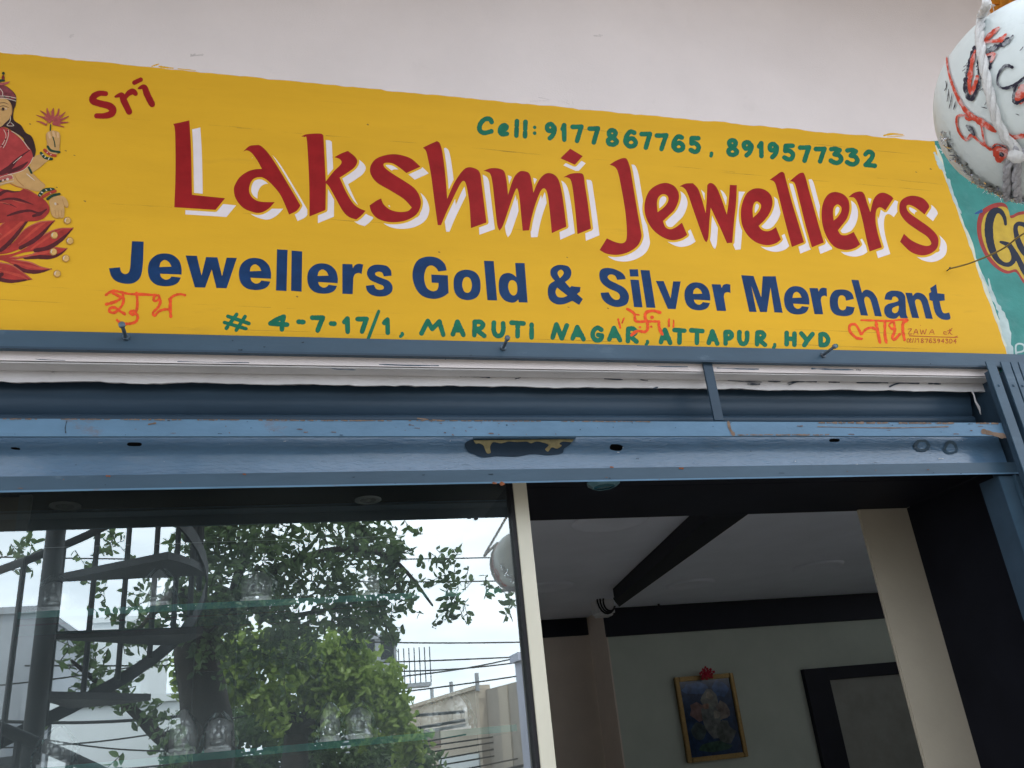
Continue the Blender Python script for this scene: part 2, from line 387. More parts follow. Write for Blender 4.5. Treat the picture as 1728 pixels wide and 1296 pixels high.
box('lintel', XL, 2.5, .001, .055, 2.600 - .004, 2.6175, M['plaster'], bld, .004)
vf = ragged_strip(XL, 2.33, .056, 2.612, 2.568, .0055)
obj('lintel', vf[0], vf[1], M['plaster'], bld)
# chips and cracks in the plaster
chips = [T((450, 580, 3.456), [(580, 140), (640, 150), (690, 160), (700, 168)]), T((450, 580, 3.456), [(690, 152), (760, 160), (800, 172)]),
         T((450, 580, 3.456), [(1130, 190), (1220, 190), (1300, 197)]), T((450, 580, 3.456), [(1450, 205), (1480, 198)]),
         T((900, 580, 3.456), [(415, 205), (520, 210)]), T((900, 580, 3.456), [(625, 210), (665, 215)]), T((900, 580, 3.456), [(700, 262), (725, 255)]),
         T((900, 580, 3.456), [(1135, 213), (1210, 220), (1330, 224)]), T((900, 580, 3.456), [(1250, 235), (1320, 236)]), T((900, 580, 3.456), [(1370, 218), (1440, 222)]),
         T((900, 580, 3.456), [(1490, 240), (1575, 215), (1650, 222)]), T((0, 580, 3.456), [(860, 150), (885, 138)]), T((0, 580, 3.456), [(1400, 150), (1415, 133)]),
         T((1300, 580, 4.037), [(120, 268), (220, 255), (300, 258)]), T((1300, 580, 4.037), [(400, 260), (470, 263)]), T((1300, 580, 4.037), [(590, 265), (800, 266)]),
         T((1300, 580, 4.037), [(812, 293), (880, 268), (1010, 268)]), T((1300, 580, 4.037), [(1080, 270), (1160, 274)])]
pl = []
for c in chips: pl += brush(c, random.uniform(1.3, 2.6), 5, .5)
onwall('lintel_crack', union(pl), 1, M['crack'], bld, .0520)
# return walls of the opening, soffit, floor, interior shell
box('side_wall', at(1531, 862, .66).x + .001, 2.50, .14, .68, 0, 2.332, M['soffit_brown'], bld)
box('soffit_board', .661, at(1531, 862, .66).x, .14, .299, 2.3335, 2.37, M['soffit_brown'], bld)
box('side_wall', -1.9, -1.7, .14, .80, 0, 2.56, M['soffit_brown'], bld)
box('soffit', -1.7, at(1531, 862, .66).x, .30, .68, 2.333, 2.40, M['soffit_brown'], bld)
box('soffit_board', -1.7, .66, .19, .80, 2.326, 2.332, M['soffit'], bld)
YB = 5.4; ZC = at(1250, 1014, YB).z
p0, p1 = at(1450, 866, .66), at(1531, 862, .66)
box('pilaster', p0.x, p1.x + .02, .66, .675, 0, 2.345, M['beige'], bld, .004)
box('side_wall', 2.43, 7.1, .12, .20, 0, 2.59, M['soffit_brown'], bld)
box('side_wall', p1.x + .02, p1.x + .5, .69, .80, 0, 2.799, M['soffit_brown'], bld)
box('room_wall', 7.1, 7.2, .80, 6.4, 0, 2.6, M['in_green'], bld)
box('room_wall', -1.9, -1.78, .82, 6.39, 0, 2.6, M['in_brown'], bld)
box('ceiling', -1.9, 7.2, .69, 6.5, ZC, ZC + .1, M['ceiling'], bld)
xcol = at(1036, 1150, YB).x
box('back_wall', xcol, 7.1, YB, YB + .12, 0, ZC, M['in_green'], bld)
box('back_wall', -1.9, xcol, YB + .46, YB + .56, 0, ZC, M['in_brown'], bld)
box('room_wall', xcol - .015, xcol - .001, YB - .001, YB + .455, 0, ZC, M['in_brown'], bld)
zb = at(1250, 1060, YB).z
box('wall_band', xcol - .02, 7.1, YB - .03, YB - .002, zb, ZC - .002, M['beam'], bld)
zb2 = at(950, 1074, YB + .44).z
box('wall_band', -1.7, xcol - .03, YB + .42, YB + .455, zb2, ZC - .002, M['beam'], bld)
# dark ceiling beam running back
zbm = ZC - .10
q = [atz(1165, 868, ZC), atz(1262, 868, zbm), atz(1045, 1024, zbm), atz(1034, 993, ZC)]
q[0] += (q[0] - q[3]) * .3; q[1] += (q[1] - q[2]) * .3

vb = [Vector((p.x, p.y, zbm)) for p in q] + [Vector((p.x, p.y, ZC - .002)) for p in q]
obj('ceiling_beam', vb, [(0, 1, 2, 3), (0, 4, 5, 1), (1, 5, 6, 2), (2, 6, 7, 3), (3, 7, 4, 0)], M['beam'], bld)
for (px, py, w) in ((1030, 880, .33), (1165, 985, .30), (925, 990, .30), (1380, 955, .30)):
    c = atz(px, py, ZC - .003)
    if px == 1030: pass
    V, F = lathe([(0.0, -.006), (w * .46, -.006), (w * .52, -.014), (w * .60, -.015), (w * .66, -.009), (w * .68, 0)], 28, c=c)
    obj('ceiling_rose', V, F, M['ceiling'], bld, True)
# door frame on the back wall, with its door
dl = at(1350, 1130, YB); dl2 = at(1390, 1130, YB); dt = at(1420, 1125, YB).z; dt2 = at(1420, 1146, YB).z
box('door_frame', dl.x, dl2.x, YB - .06, YB - .002, 0, dt, M['beam'], bld)
box('door_frame', dl2.x + .001, dl2.x + 1.3, YB - .06, YB - .002, dt2, dt, M['beam'], bld)
box('door', dl2.x + .002, dl2.x + 1.25, YB - .03, YB - .003, 0, dt2 - .002, mat('door_laminate', (.27, .27, .24, 1), .6), bld)
box('room_floor', -1.9, 7.1, .0, 6.5, 0.0, .02, M['floor_in'], bld)

# ================================================================== PAINTED SIGN
sign = thing('painted_sign', 'yellow signboard painted on the wall with maroon, navy and green lettering', 'painted sign', (0, 0, 2.7))
top = []
n = 220
for i in range(n + 1):
    px = -520 + (1577 + 520) * i / n
    base = 88 + (240 - 88) * (px / 1575.0) - 4.5 * math.sin(max(0, min(1, px / 1575)) * math.pi) * -1 * .35
    if px > 1480: base -= (px - 1480) * .02
    jag = 2.0 * noise.noise(Vector((px * .025, 0, 0))) + 1.5 * noise.noise(Vector((px * .13, 5, 0))) + 1.0 * noise.noise(Vector((px * .41, 8, 0)))
    top.append(Vector((px, base + jag)))
right = []
rpts = [(1577, 245), (1592, 292), (1612, 345), (1633, 405), (1648, 450), (1662, 492), (1680, 540), (1694, 580), (1704, 612)]
for i in range(len(rpts) - 1):
    for k in range(5):
        t = k / 5; right.append(Vector((rpts[i][0] + (rpts[i + 1][0] - rpts[i][0]) * t + random.uniform(-.9, .9), rpts[i][1] + (rpts[i + 1][1] - rpts[i][1]) * t)))
loop = top + right + [Vector((1704, 612)), Vector((-520, 550))]
face = onwall('sign_face', union([loop]), 1, M['yellow'], sign)
st = []
for pts, w in (([(256, 112), (262, 110), (268, 108)], 2.4), ([(268, 112), (280, 114), (292, 115)], 3.6), ([(1491, 229), (1505, 226), (1524, 227)], 3.2), ([(1497, 231), (1526, 229)], 1.2), ([(300, 116), (330, 119)], 2)):
    st += brush(pts, w, 5, .4, True)
onwall('stray_brushmark', union(st), 1.5, M['yellow'], sign)
ws = []
for (x, y, w, h) in ((925, 168, 60, 5), (955, 172, 26, 4), (330, 92, 30, 2), (1010, 60, 16, 2), (700, 40, 12, 2), (1450, 205, 40, 3), (120, 60, 10, 2)):
    for _ in range(5): ws += brush([(x + random.uniform(-w, w) * .5, y + random.uniform(-h, h)), (x + random.uniform(-w, w) * .5, y + random.uniform(-h, h) + 1)], random.uniform(1, 3), 3, .5, rnd=6)
onwall('wall_smudge', union(ws), .9, M['smudge_grey'], bld)
# pencil guide lines, broken and faded
gl = []
for (x0, y0, x1, y1, w) in ((215, 200, 440, 218, 1.0), (400, 216, 830, 252, 1.2), (820, 252, 960, 266, 1.3), (1000, 268, 1240, 290, .8), (1210, 290, 1590, 323, .9), (800, 200, 1130, 232, .7), (1240, 230, 1560, 262, .7),
                            (150, 342, 300, 350, 1), (410, 360, 760, 384, .9), (860, 386, 1010, 398, .9), (0, 505, 300, 522, .8), (160, 505, 700, 530, .8), (280, 552, 700, 566, 1), (690, 566, 1150, 580, 1), (1150, 576, 1600, 590, 1), (1040, 545, 1560, 564, .8),
                            (900, 318, 1010, 325, .8), (1480, 300, 1600, 312, 1), (20, 480, 190, 492, .7)):
    k = 10; pts = [(x0 + (x1 - x0) * i / k, y0 + (y1 - y0) * i / k + random.uniform(-.5, .5)) for i in range(k + 1)]
    gl += brush(pts, w, 2, .3, rnd=5)
onwall('guide_line', union(gl), 2, M['smudge'], sign)
sp = []
for (x, y) in ((50, 209), (142, 339), (125, 262), (95, 316), (110, 254), (1025, 520), (958, 518), (956, 434), (1570, 285), (1545, 290), (500, 500), (740, 425), (330, 440), (620, 210)):
    sp += brush([(x, y), (x + 2, y + .7)], random.uniform(1.2, 2.2), 3, .4)
onwall('paint_speck', union(sp), 2.6, mat('brown_speck', (.25, .15, .04, 1), .8), sign)

# ---- maroon brush letters with their white drop shadow
RED = []
def red(blk, outer, *holes, sh=(14.2, 11.2), lab=None): RED.append((T(blk, outer), [T(blk, h) for h in holes], sh))
red(A, [(1148, 585, 1), (1175, 580), (1255, 562, 1), (1266, 760), (1272, 1055, 1), (1492, 1078, 1), (1428, 1155, 1), (1155, 1138, 1), (1163, 900), (1160, 640)], sh=(18.5, 12))
red(Cb, [(40, 298, 1), (80, 262), (120, 255), (155, 258), (200, 300), (250, 370), (335, 510), (420, 655, 1), (395, 690), (345, 715, 1), (290, 590), (235, 520), (190, 480), (150, 467), (108, 480), (84, 520), (82, 570), (110, 610), (160, 630), (250, 632, 1), (210, 675), (160, 702), (110, 700), (40, 670), (-8, 610), (-21, 550), (-10, 510), (20, 465), (70, 430), (120, 415), (165, 412, 1), (130, 350), (95, 305), (65, 290)])
red(Cb, [(425, 197, 1), (465, 182), (550, 178), (572, 190, 1), (578, 300), (588, 495, 1), (640, 430), (685, 385), (692, 362), (676, 345), (645, 335, 1), (690, 310), (735, 293, 1), (780, 330), (797, 362), (780, 400), (735, 435), (680, 470, 1), (720, 560), (765, 635), (805, 670), (852, 690, 1), (820, 725), (790, 748, 1), (740, 730), (700, 690), (650, 600), (610, 530), (589, 508, 1), (586, 685, 1), (480, 728, 1), (478, 500), (463, 225), (447, 202)])
red(Cb, [(1215, 398, 1), (1150, 342), (1060, 316), (980, 322), (915, 350), (883, 400), (888, 452), (930, 505), (1020, 558), (1105, 612), (1158, 668, 1), (1130, 692), (1070, 697), (1010, 680), (970, 645), (955, 608, 1), (920, 625), (878, 655, 1), (892, 700), (930, 740), (990, 762), (1060, 765), (1130, 750), (1190, 712), (1217, 655), (1212, 600), (1180, 545), (1120, 500), (1040, 450), (985, 410), (970, 385), (985, 372), (1030, 376), (1075, 402), (1122, 440, 1)])
red(Cb, [(1232, 272, 1), (1275, 250), (1325, 228, 1), (1345, 245), (1362, 310), (1380, 450), (1393, 610, 1), (1440, 505), (1490, 430), (1530, 402), (1580, 410), (1610, 440), (1622, 520), (1638, 650), (1653, 768, 1), (1550, 805, 1), (1540, 650), (1522, 530), (1503, 492), (1478, 515), (1430, 610), (1385, 705), (1352, 785, 1), (1330, 785, 1), (1310, 640), (1285, 450), (1262, 330), (1250, 290)])
red(Db, [(62, 425, 1), (110, 408), (165, 410), (200, 430), (215, 490), (225, 585, 1), (245, 520), (270, 460), (305, 428), (345, 430), (370, 450), (384, 510), (393, 570, 1), (418, 510), (450, 462), (488, 440), (530, 450), (560, 485), (580, 560), (598, 680), (612, 795, 1), (515, 838, 1), (502, 700), (487, 580), (466, 542), (440, 562), (405, 650), (380, 740), (365, 820, 1), (322, 822, 1), (312, 720), (300, 600), (285, 542), (262, 582), (225, 690), (190, 790), (168, 822, 1), (153, 780), (138, 650), (124, 520), (110, 452), (90, 433)])
red(Db, [(592, 468, 1), (640, 445), (700, 440), (725, 455), (735, 520), (755, 650), (775, 808, 1), (685, 845, 1), (672, 700), (656, 560), (642, 490), (620, 470)])
red(Db, [(637, 278, 1), (720, 328, 1), (668, 385, 1), (572, 342, 1)], sh=(5, 12))
red(Db, [(898, 385, 1), (940, 358), (990, 340), (1015, 352), (1035, 410), (1050, 500), (1080, 680), (1105, 820), (1108, 870), (1080, 925), (1020, 965), (950, 982), (880, 975), (832, 950, 1), (880, 872, 1), (930, 895), (975, 905), (1003, 893), (1012, 855), (1010, 780), (1000, 680), (978, 550), (955, 440), (933, 400)])
red(Db, [(1412, 850, 1), (1370, 875), (1310, 885), (1250, 865), (1190, 820), (1150, 760), (1130, 690), (1135, 620), (1160, 560), (1210, 520), (1270, 505), (1325, 525), (1355, 570), (1355, 620), (1330, 680), (1292, 720), (1252, 758, 1), (1268, 798), (1300, 812), (1335, 800), (1378, 768, 1)], [(1216, 700, 1), (1212, 640), (1222, 600), (1250, 580), (1280, 590), (1288, 620), (1265, 660)])
red(Db, [(1362, 528, 1), (1400, 510), (1450, 507, 1), (1485, 545), (1510, 615), (1535, 705, 1), (1542, 610), (1545, 520, 1), (1562, 506), (1590, 515), (1622, 565), (1675, 715, 1), (1688, 620), (1695, 518, 1), (1741, 520, 1), (1736, 640), (1722, 770), (1711, 902, 1), (1676, 905, 1), (1630, 800), (1568, 668, 1), (1560, 760), (1553, 860), (1542, 898, 1), (1520, 870), (1455, 690), (1415, 575), (1388, 537)])
red(Eb, [(462, 880, 1), (430, 905), (370, 918), (300, 900), (240, 850), (205, 780), (197, 700), (210, 630), (240, 570), (290, 542), (350, 548), (395, 585), (407, 640), (390, 700), (355, 750), (315, 790, 1), (335, 815), (365, 825), (395, 820), (430, 798, 1)], [(278, 735, 1), (275, 680), (285, 640), (305, 628), (328, 645), (330, 670), (310, 705)])
red(Eb, [(388, 485, 1), (430, 455), (465, 432), (485, 442), (495, 480), (540, 650), (580, 780), (615, 898, 1), (535, 930, 1), (490, 760), (450, 600), (427, 515), (410, 492)])
red(Eb, [(520, 495, 1), (560, 460), (595, 438), (620, 452), (650, 560), (700, 740), (747, 900, 1), (668, 932, 1), (625, 780), (580, 600), (557, 515), (540, 497)])
red(Eb, [(988, 912, 1), (950, 938), (890, 950), (820, 930), (770, 870), (740, 790), (732, 700), (745, 630), (775, 582), (820, 565), (875, 580), (910, 620), (917, 680), (900, 740), (870, 782), (840, 820, 1), (860, 848), (890, 852), (915, 845), (945, 830, 1)], [(812, 755, 1), (808, 700), (815, 665), (838, 648), (862, 665), (862, 695), (840, 730)])
red(Eb, [(910, 600, 1), (945, 572), (990, 562), (1015, 580), (1035, 640), (1055, 700, 1), (1075, 620), (1105, 580), (1145, 570), (1190, 590), (1208, 608, 1), (1155, 688, 1), (1130, 670), (1108, 670), (1093, 695), (1090, 760), (1105, 840), (1132, 932, 1), (1050, 960, 1), (1030, 880), (1005, 760), (977, 655), (952, 607), (925, 600)])
red(Eb, [(1447, 665, 1), (1415, 715, 1), (1360, 672), (1320, 652), (1298, 655), (1296, 675), (1315, 705), (1380, 752), (1450, 802), (1495, 850), (1507, 892), (1495, 940), (1450, 975), (1390, 985), (1320, 960), (1252, 895, 1), (1278, 842, 1), (1320, 880), (1370, 907), (1420, 922), (1450, 918), (1458, 900), (1430, 860), (1370, 820), (1300, 770), (1260, 722), (1247, 680), (1255, 630), (1290, 600), (1340, 590), (1400, 605), (1437, 640)])
white_pieces, gap_all = [], []
for i, (outer, holes, sh) in enumerate(RED):
    lo = smooth(outer, 6); hs = [smooth(h, 6) for h in holes]
    v = Vector(sh)
    W = union([[p + v for p in lo]], [[p + v for p in h] for h in hs])
    onwall('letter_shadow', W, 3 + (i % 2) * .45, M['white'], sign)
    onwall('letter_gap', union([lo], hs, sum([ribbon_ring(l, 3.6) for l in [lo] + hs], [])), 4.2 + (i % 3) * .3, M['yellow'], sign)
    onwall('letter', union([lo], hs), 5.4, M['red'], sign)
# "Sri"
for strokes in ([([(700, 385), (660, 383), (622, 403), (615, 432), (660, 450), (722, 466), (748, 492), (735, 520), (690, 532), (640, 532)], [34, 36, 44, 46, 44, 48, 50, 46, 38, 34])],
                [([(765, 405), (805, 395), (820, 430), (856, 505)], [14, 38, 44, 42]), ([(825, 420), (850, 385), (880, 370), (898, 385)], [20, 34, 42, 30])],
                [([(918, 350), (955, 342), (975, 390), (1008, 455)], [12, 38, 44, 42])], [([(890, 312), (932, 292)], [30, 30])]):
    pcs = []
    for pts, w in strokes: pcs += brush(T(A, pts), [k / 3.927 for k in w], 6, .03, rnd=10)
    onwall('letter', union(pcs), 5.4, M['red'], sign)

# ---- navy block letters
G = {
 'e': ([(1.0, .64, 1), (.36, .62, 1), (.40, .73), (.52, .80), (.64, .77), (.70, .70, 1), (.98, .73, 1), (.90, .88), (.74, .97), (.50, 1.0), (.24, .95), (.06, .78), (0, .50), (.06, .24), (.24, .06), (.48, 0), (.74, .05), (.93, .22), (1.0, .45)], [(.34, .42, 1), (.38, .28), (.50, .20), (.63, .27), (.70, .40, 1)]),
 'l': ([(0, 0, 1), (1, 0, 1), (1, 1, 1), (0, 1, 1)],),
 'w': ([(0, 0, 1), (.22, 0, 1), (.31, .62, 1), (.40, .03, 1), (.62, .03, 1), (.71, .62, 1), (.80, .03, 1), (1, .03, 1), (.80, 1, 1), (.60, 1, 1), (.51, .42, 1), (.38, 1, 1), (.18, 1, 1)],),
 'r': ([(0, .02, 1), (.48, .02, 1), (.50, .15, 1), (.62, .04), (.80, 0), (1, .02, 1), (.92, .34, 1), (.80, .30), (.62, .34), (.53, .46), (.52, .60), (.50, 1, 1), (0, 1, 1)],),
 's': ([(.95, .33, 1), (.66, .36, 1), (.60, .25), (.46, .22), (.34, .27), (.38, .35), (.60, .42), (.85, .50), (.99, .66), (.96, .84), (.78, .96), (.50, 1.0), (.22, .96), (.05, .84), (0, .68, 1), (.30, .64, 1), (.38, .76), (.52, .79), (.66, .75), (.64, .66), (.40, .58), (.14, .48), (.03, .30), (.10, .12), (.28, .02), (.50, 0), (.76, .03), (.92, .16)],),
 'o': ([(.5, 0), (.8, .07), (.96, .25), (1, .5), (.96, .75), (.8, .93), (.5, 1), (.2, .93), (.04, .75), (0, .5), (.04, .25), (.2, .07)], [(.5, .24), (.62, .30), (.68, .5), (.62, .70), (.5, .76), (.38, .70), (.32, .5), (.38, .30)]),
 'd': ([(.66, 0, 1), (1, 0, 1), (1, 1, 1), (.68, 1, 1), (.67, .93, 1), (.54, 1.0), (.38, 1.01), (.16, .95), (.02, .80), (0, .62), (.05, .42), (.18, .30), (.38, .26), (.54, .29), (.66, .36, 1)], [(.34, .62), (.40, .48), (.52, .44), (.64, .50), (.67, .63), (.63, .77), (.52, .83), (.40, .78)]),
 'v': ([(0, 0, 1), (.32, 0, 1), (.52, .62, 1), (.70, 0, 1), (1, 0, 1), (.68, 1, 1), (.36, 1, 1)],),
 'c': ([(.98, .34, 1), (.66, .42, 1), (.62, .28), (.50, .22), (.38, .28), (.33, .50), (.38, .71), (.50, .78), (.62, .74), (.67, .62, 1), (1, .66, 1), (.92, .88), (.74, .98), (.50, 1), (.22, .95), (.05, .78), (0, .5), (.05, .24), (.22, .05), (.50, 0), (.76, .04), (.92, .16)],),
 'h': ([(0, 0, 1), (.34, 0, 1), (.34, .36, 1), (.46, .29), (.64, .26), (.86, .32), (.98, .46), (1, .60), (1, 1, 1), (.66, 1, 1), (.66, .62), (.62, .50), (.50, .46), (.38, .52), (.34, .66), (.34, 1, 1), (0, 1, 1)],),
 'n': ([(0, .03, 1), (.32, .03, 1), (.33, .14, 1), (.46, .04), (.64, 0), (.86, .06), (.98, .22), (1, .40), (1, 1, 1), (.66, 1, 1), (.66, .44), (.62, .30), (.50, .26), (.38, .32), (.34, .48), (.34, 1, 1), (0, 1, 1)],),
 'a': ([(.04, .32, 1), (.12, .12), (.30, .02), (.52, 0), (.78, .04), (.92, .18), (.93, .40), (.93, .80), (1.0, .97, 1), (.68, .97, 1), (.63, .88, 1), (.50, .98), (.32, 1), (.10, .94), (0, .78), (.03, .60), (.18, .48), (.44, .42), (.62, .36), (.60, .26), (.50, .21), (.40, .23), (.34, .34, 1)], [(.62, .54), (.46, .58), (.35, .64), (.34, .74), (.42, .80), (.54, .77), (.61, .68)]),
}
def place(g, blk, TL, BL, BR):
    TL, BL, BR = [Vector(p) for p in (TL, BL, BR)]; ex = BR - BL; ey = BL - TL; x0, y0, s = blk; res = []
    for lp in G[g]:
        res.append(smooth([tuple(Vector((x0, y0)) + (TL + ex * p[0] + ey * p[1]) / s) + tuple(p[2:]) for p in lp], 6))
    onwall('letter', union([res[0]], res[1:]), 3, M['blue'], sign)
def free(blk, outer, *holes):
    onwall('letter', union([smooth(T(blk, outer), 6)], [smooth(T(blk, h), 6) for h in holes]), 3, M['blue'], sign)
free(A2, [(875, 302, 1), (952, 305, 1), (947, 450), (932, 535), (895, 575), (840, 585), (775, 570), (738, 535), (722, 482, 1), (795, 475, 1), (803, 505), (825, 520), (850, 512), (862, 480), (868, 400)])
place('e', A2, (980, 382), (980, 600), (1203, 602)); place('w', A2, (1230, 397), (1230, 606), (1570, 616))
place('e', Cb, (12, 1000), (12, 1213), (225, 1217))
place('l', Cb, (265, 945), (258, 1218), (328, 1222)); place('l', Cb, (362, 953), (358, 1220), (428, 1226))
place('e', Cb, (465, 1035), (465, 1236), (667, 1242)); place('r', Cb, (698, 1038), (698, 1240), (836, 1244)); place('s', Cb, (856, 1043), (853, 1254), (1031, 1262))
free(Cb, [(1390, 1085, 1), (1335, 1092, 1), (1315, 1065), (1285, 1052), (1255, 1070), (1240, 1130), (1255, 1195), (1290, 1222), (1325, 1215), (1335, 1190, 1), (1335, 1168, 1), (1290, 1166, 1), (1287, 1112, 1), (1397, 1118, 1), (1402, 1235, 1), (1360, 1262), (1300, 1274), (1230, 1255), (1185, 1205), (1163, 1130), (1172, 1060), (1205, 1012), (1265, 993), (1330, 1003), (1375, 1040)])
place('o', Cb, (1433, 1078), (1437, 1280), (1616, 1284)); place('l', R6, (1440, 138), (1460, 368), (1517, 370)); place('d', R6, (1515, 148), (1533, 378), (1695, 382))
free(R7, [(462, 362, 1), (440, 396, 1), (400, 372, 1), (355, 390), (310, 392), (270, 368), (257, 325), (265, 280), (298, 255, 1), (275, 225), (275, 190), (300, 168), (335, 162), (378, 172), (395, 205), (385, 240), (358, 262, 1), (385, 295, 1), (397, 285, 1), (400, 287, 1), (448, 292, 1), (445, 318, 1), (428, 332, 1)], [(312, 295, 1), (302, 320), (315, 348), (345, 352), (372, 342, 1)], [(318, 200), (315, 215), (328, 240, 1), (345, 222), (350, 205), (335, 190)])
free(R7, [(712, 245, 1), (662, 250, 1), (648, 225), (622, 218), (606, 232), (620, 252), (660, 272), (705, 298), (730, 340), (722, 385), (690, 404), (650, 407), (605, 390), (575, 360), (565, 325, 1), (612, 322, 1), (628, 350), (650, 366), (672, 362), (678, 345), (662, 322), (610, 298), (570, 265), (557, 222), (568, 190), (600, 180), (640, 185), (680, 202), (703, 222)])
place('l', R7, (733, 188), (737, 230), (787, 230)); place('l', R7, (738, 248), (760, 408), (810, 410)); place('l', R7, (798, 192), (832, 411), (885, 413))
place('v', R7, (887, 256), (905, 418), (1050, 421)); place('e', R7, (1050, 262), (1058, 425), (1208, 429)); place('r', R7, (1212, 272), (1243, 430), (1352, 432))
free(R8, [(3, 160, 1), (78, 165, 1), (125, 295, 1), (134, 167, 1), (213, 167, 1), (256, 390, 1), (205, 387, 1), (182, 235, 1), (160, 385, 1), (118, 385, 1), (65, 228, 1), (97, 385, 1), (52, 383, 1)])
place('e', R8, (262, 225), (266, 398), (420, 402)); place('r', R8, (418, 235), (450, 398), (556, 400)); place('c', R8, (540, 245), (545, 408), (697, 412))
place('h', R8, (675, 188), (733, 405), (862, 412)); place('a', R8, (868, 253), (878, 425), (1022, 428)); place('n', R8, (1003, 262), (1045, 420), (1172, 427))
free(R8, [(1192, 215, 1), (1200, 270, 1), (1243, 275, 1), (1245, 315, 1), (1213, 318, 1), (1226, 372), (1240, 392), (1272, 388, 1), (1280, 422), (1262, 433), (1225, 428), (1195, 405), (1180, 370), (1170, 318, 1), (1152, 312, 1), (1148, 272, 1), (1162, 262, 1), (1155, 240, 1)])

# ---- green brush letters
S = {
 '9': [[(.86, .26), (.58, .03), (.18, .09), (.06, .30), (.25, .50), (.62, .44), (.88, .20), (.92, .45), (.72, .78), (.38, 1)]],
 '1': [[(.0, .28), (.62, .02, 1), (.70, 1)]], '7': [[(0, .10), (.5, .08), (1, .04, 1), (.75, .5), (.50, 1)]],
 '8': [[(.52, .48), (.16, .30), (.26, .04), (.62, .0), (.84, .2), (.52, .48), (.08, .72), (.2, .98), (.66, 1.0), (.96, .78), (.52, .48)]],
 '6': [[(.86, .06), (.48, .0), (.14, .34), (.05, .74), (.40, 1), (.86, .92), (.98, .68), (.70, .46), (.34, .52), (.12, .72)]],
 '5': [[(.92, .02), (.55, .03), (.16, .05, 1), (.14, .42, 1), (.55, .38), (.95, .62), (.80, .92), (.45, 1), (.02, .88)]],
 '3': [[(.04, .05), (.45, .0), (.82, .08, 1), (.34, .40, 1), (.78, .46), (.98, .74), (.70, .98), (.35, 1), (.0, .88)]],
 '2': [[(.06, .2), (.36, .0), (.74, .08), (.76, .34), (.45, .68), (.08, .96, 1), (.5, .96), (1, .98)]],
 '4': [[(.95, .60), (.5, .60), (.02, .60, 1), (.40, .25), (.76, .0)], [(.76, .0), (.68, .5), (.66, 1)]],
 'C': [[(.95, .22), (.80, .02), (.42, .08), (.10, .45), (.08, .84), (.40, 1), (.92, .86)]],
 'e': [[(.12, .56), (.60, .50), (.88, .22), (.62, .02), (.22, .22), (.04, .66), (.32, .98), (.92, .90)]],
 'l': [[(.75, 0), (.3, 1)]], ':': [[(.5, 0), (.52, .03)], [(.5, .97), (.52, 1)]], ',': [[(.8, 0), (.9, .35), (.1, 1)]],
 '#': [[(.50, .0), (.08, .92)], [(.84, .10), (.48, 1)], [(.14, .16), (1, .52)], [(.0, .56), (.88, .86)]],
 '-': [[(0, .5), (1, .5)]], '/': [[(1, 0), (0, 1)]], 'M': [[(.0, 1), (.28, .02, 1), (.48, .62, 1), (.80, .02, 1), (.98, 1)]],
 'A': [[(0, 1), (.42, 0, 1), (.98, 1)], [(.18, .66), (.82, .66)]], 'R': [[(.08, 1), (.12, .03, 1), (.62, .0), (.90, .22), (.62, .48), (.15, .54, 1), (.5, .72), (1, 1)]],
 'U': [[(.06, 0), (.05, .62), (.30, .98), (.72, .92), (.92, .5), (.90, .0)]], 'T': [[(0, .03), (1, .03)], [(.52, .05), (.5, 1)]], 'I': [[(.5, 0), (.5, 1)]],
 'N': [[(.02, 1), (.28, .0, 1), (.66, 1, 1), (1, .02)]], 'G': [[(.88, .14), (.5, .0), (.12, .28), (.05, .70), (.38, 1), (.82, .92), (.94, .60, 1), (.55, .56)]],
 'P': [[(.10, 1), (.10, .03, 1), (.66, .0), (.95, .25), (.66, .52), (.14, .56)]], 'H': [[(.05, 0), (.05, 1)], [(.95, 0), (.95, 1)], [(.05, .5), (.95, .5)]],
 'Y': [[(.0, 0), (.45, .5)], [(1, 0), (.62, .5), (.28, 1)]], 'D': [[(.10, 1), (.08, .04, 1), (.55, .0), (.95, .42), (.70, .90), (.10, .98)]], '.': [[(.5, .5), (.55, .52)]],
}
def gput(ch, blk, x0, y0, x1, y1, w, m='green', lvl=3, name='letter', tilt=.07):
    w *= blk[2] if False else 1
    h = w / 2 * blk[2]; pcs = []
    X0, X1, Y0, Y1 = x0 + h, x1 - h, y0 + h, y1 - h
    if X1 < X0: X0 = X1 = (x0 + x1) / 2
    if Y1 < Y0: Y0 = Y1 = (y0 + y1) / 2
    for st in S[ch]:
        pts = [(X0 + (X1 - X0) * p[0], Y0 + (Y1 - Y0) * p[1] + (p[0] - .5) * (X1 - X0) * tilt) + tuple(p[2:]) for p in st]
        pcs += brush(T(blk, pts), w, 6, .06, rnd=10)
    onwall(name, union(pcs), lvl, M[m], sign)
wp = 8.0
for a in (('C', 15, 62, 137, 190), ('e', 153, 105, 238, 200), ('l', 262, 80, 302, 208), ('l', 320, 85, 358, 213), (':', 385, 125, 418, 188), ('9', 465, 98, 553, 225), ('1', 572, 105, 618, 235), ('7', 638, 110, 727, 243),
          ('7', 750, 122, 837, 253), ('8', 868, 142, 965, 265), ('6', 985, 150, 1088, 278), ('7', 1095, 158, 1182, 287), ('7', 1195, 168, 1289, 297), ('6', 1303, 182, 1402, 305), ('5', 1418, 190, 1507, 315), (',', 1558, 297, 1586, 338)):
    gput(a[0], Db, *a[1:], wp if a[0] not in ':,' else 6)
for a in (('8', 95, 208, 190, 333), ('9', 198, 218, 287, 338), ('1', 303, 225, 356, 342), ('9', 370, 230, 455, 350), ('5', 468, 240, 562, 365), ('7', 575, 248, 664, 373), ('7', 678, 258, 767, 378), ('3', 778, 264, 880, 387), ('3', 885, 272, 987, 397), ('2', 1003, 284, 1100, 407)):
    gput(a[0], Eb, *a[1:], wp)
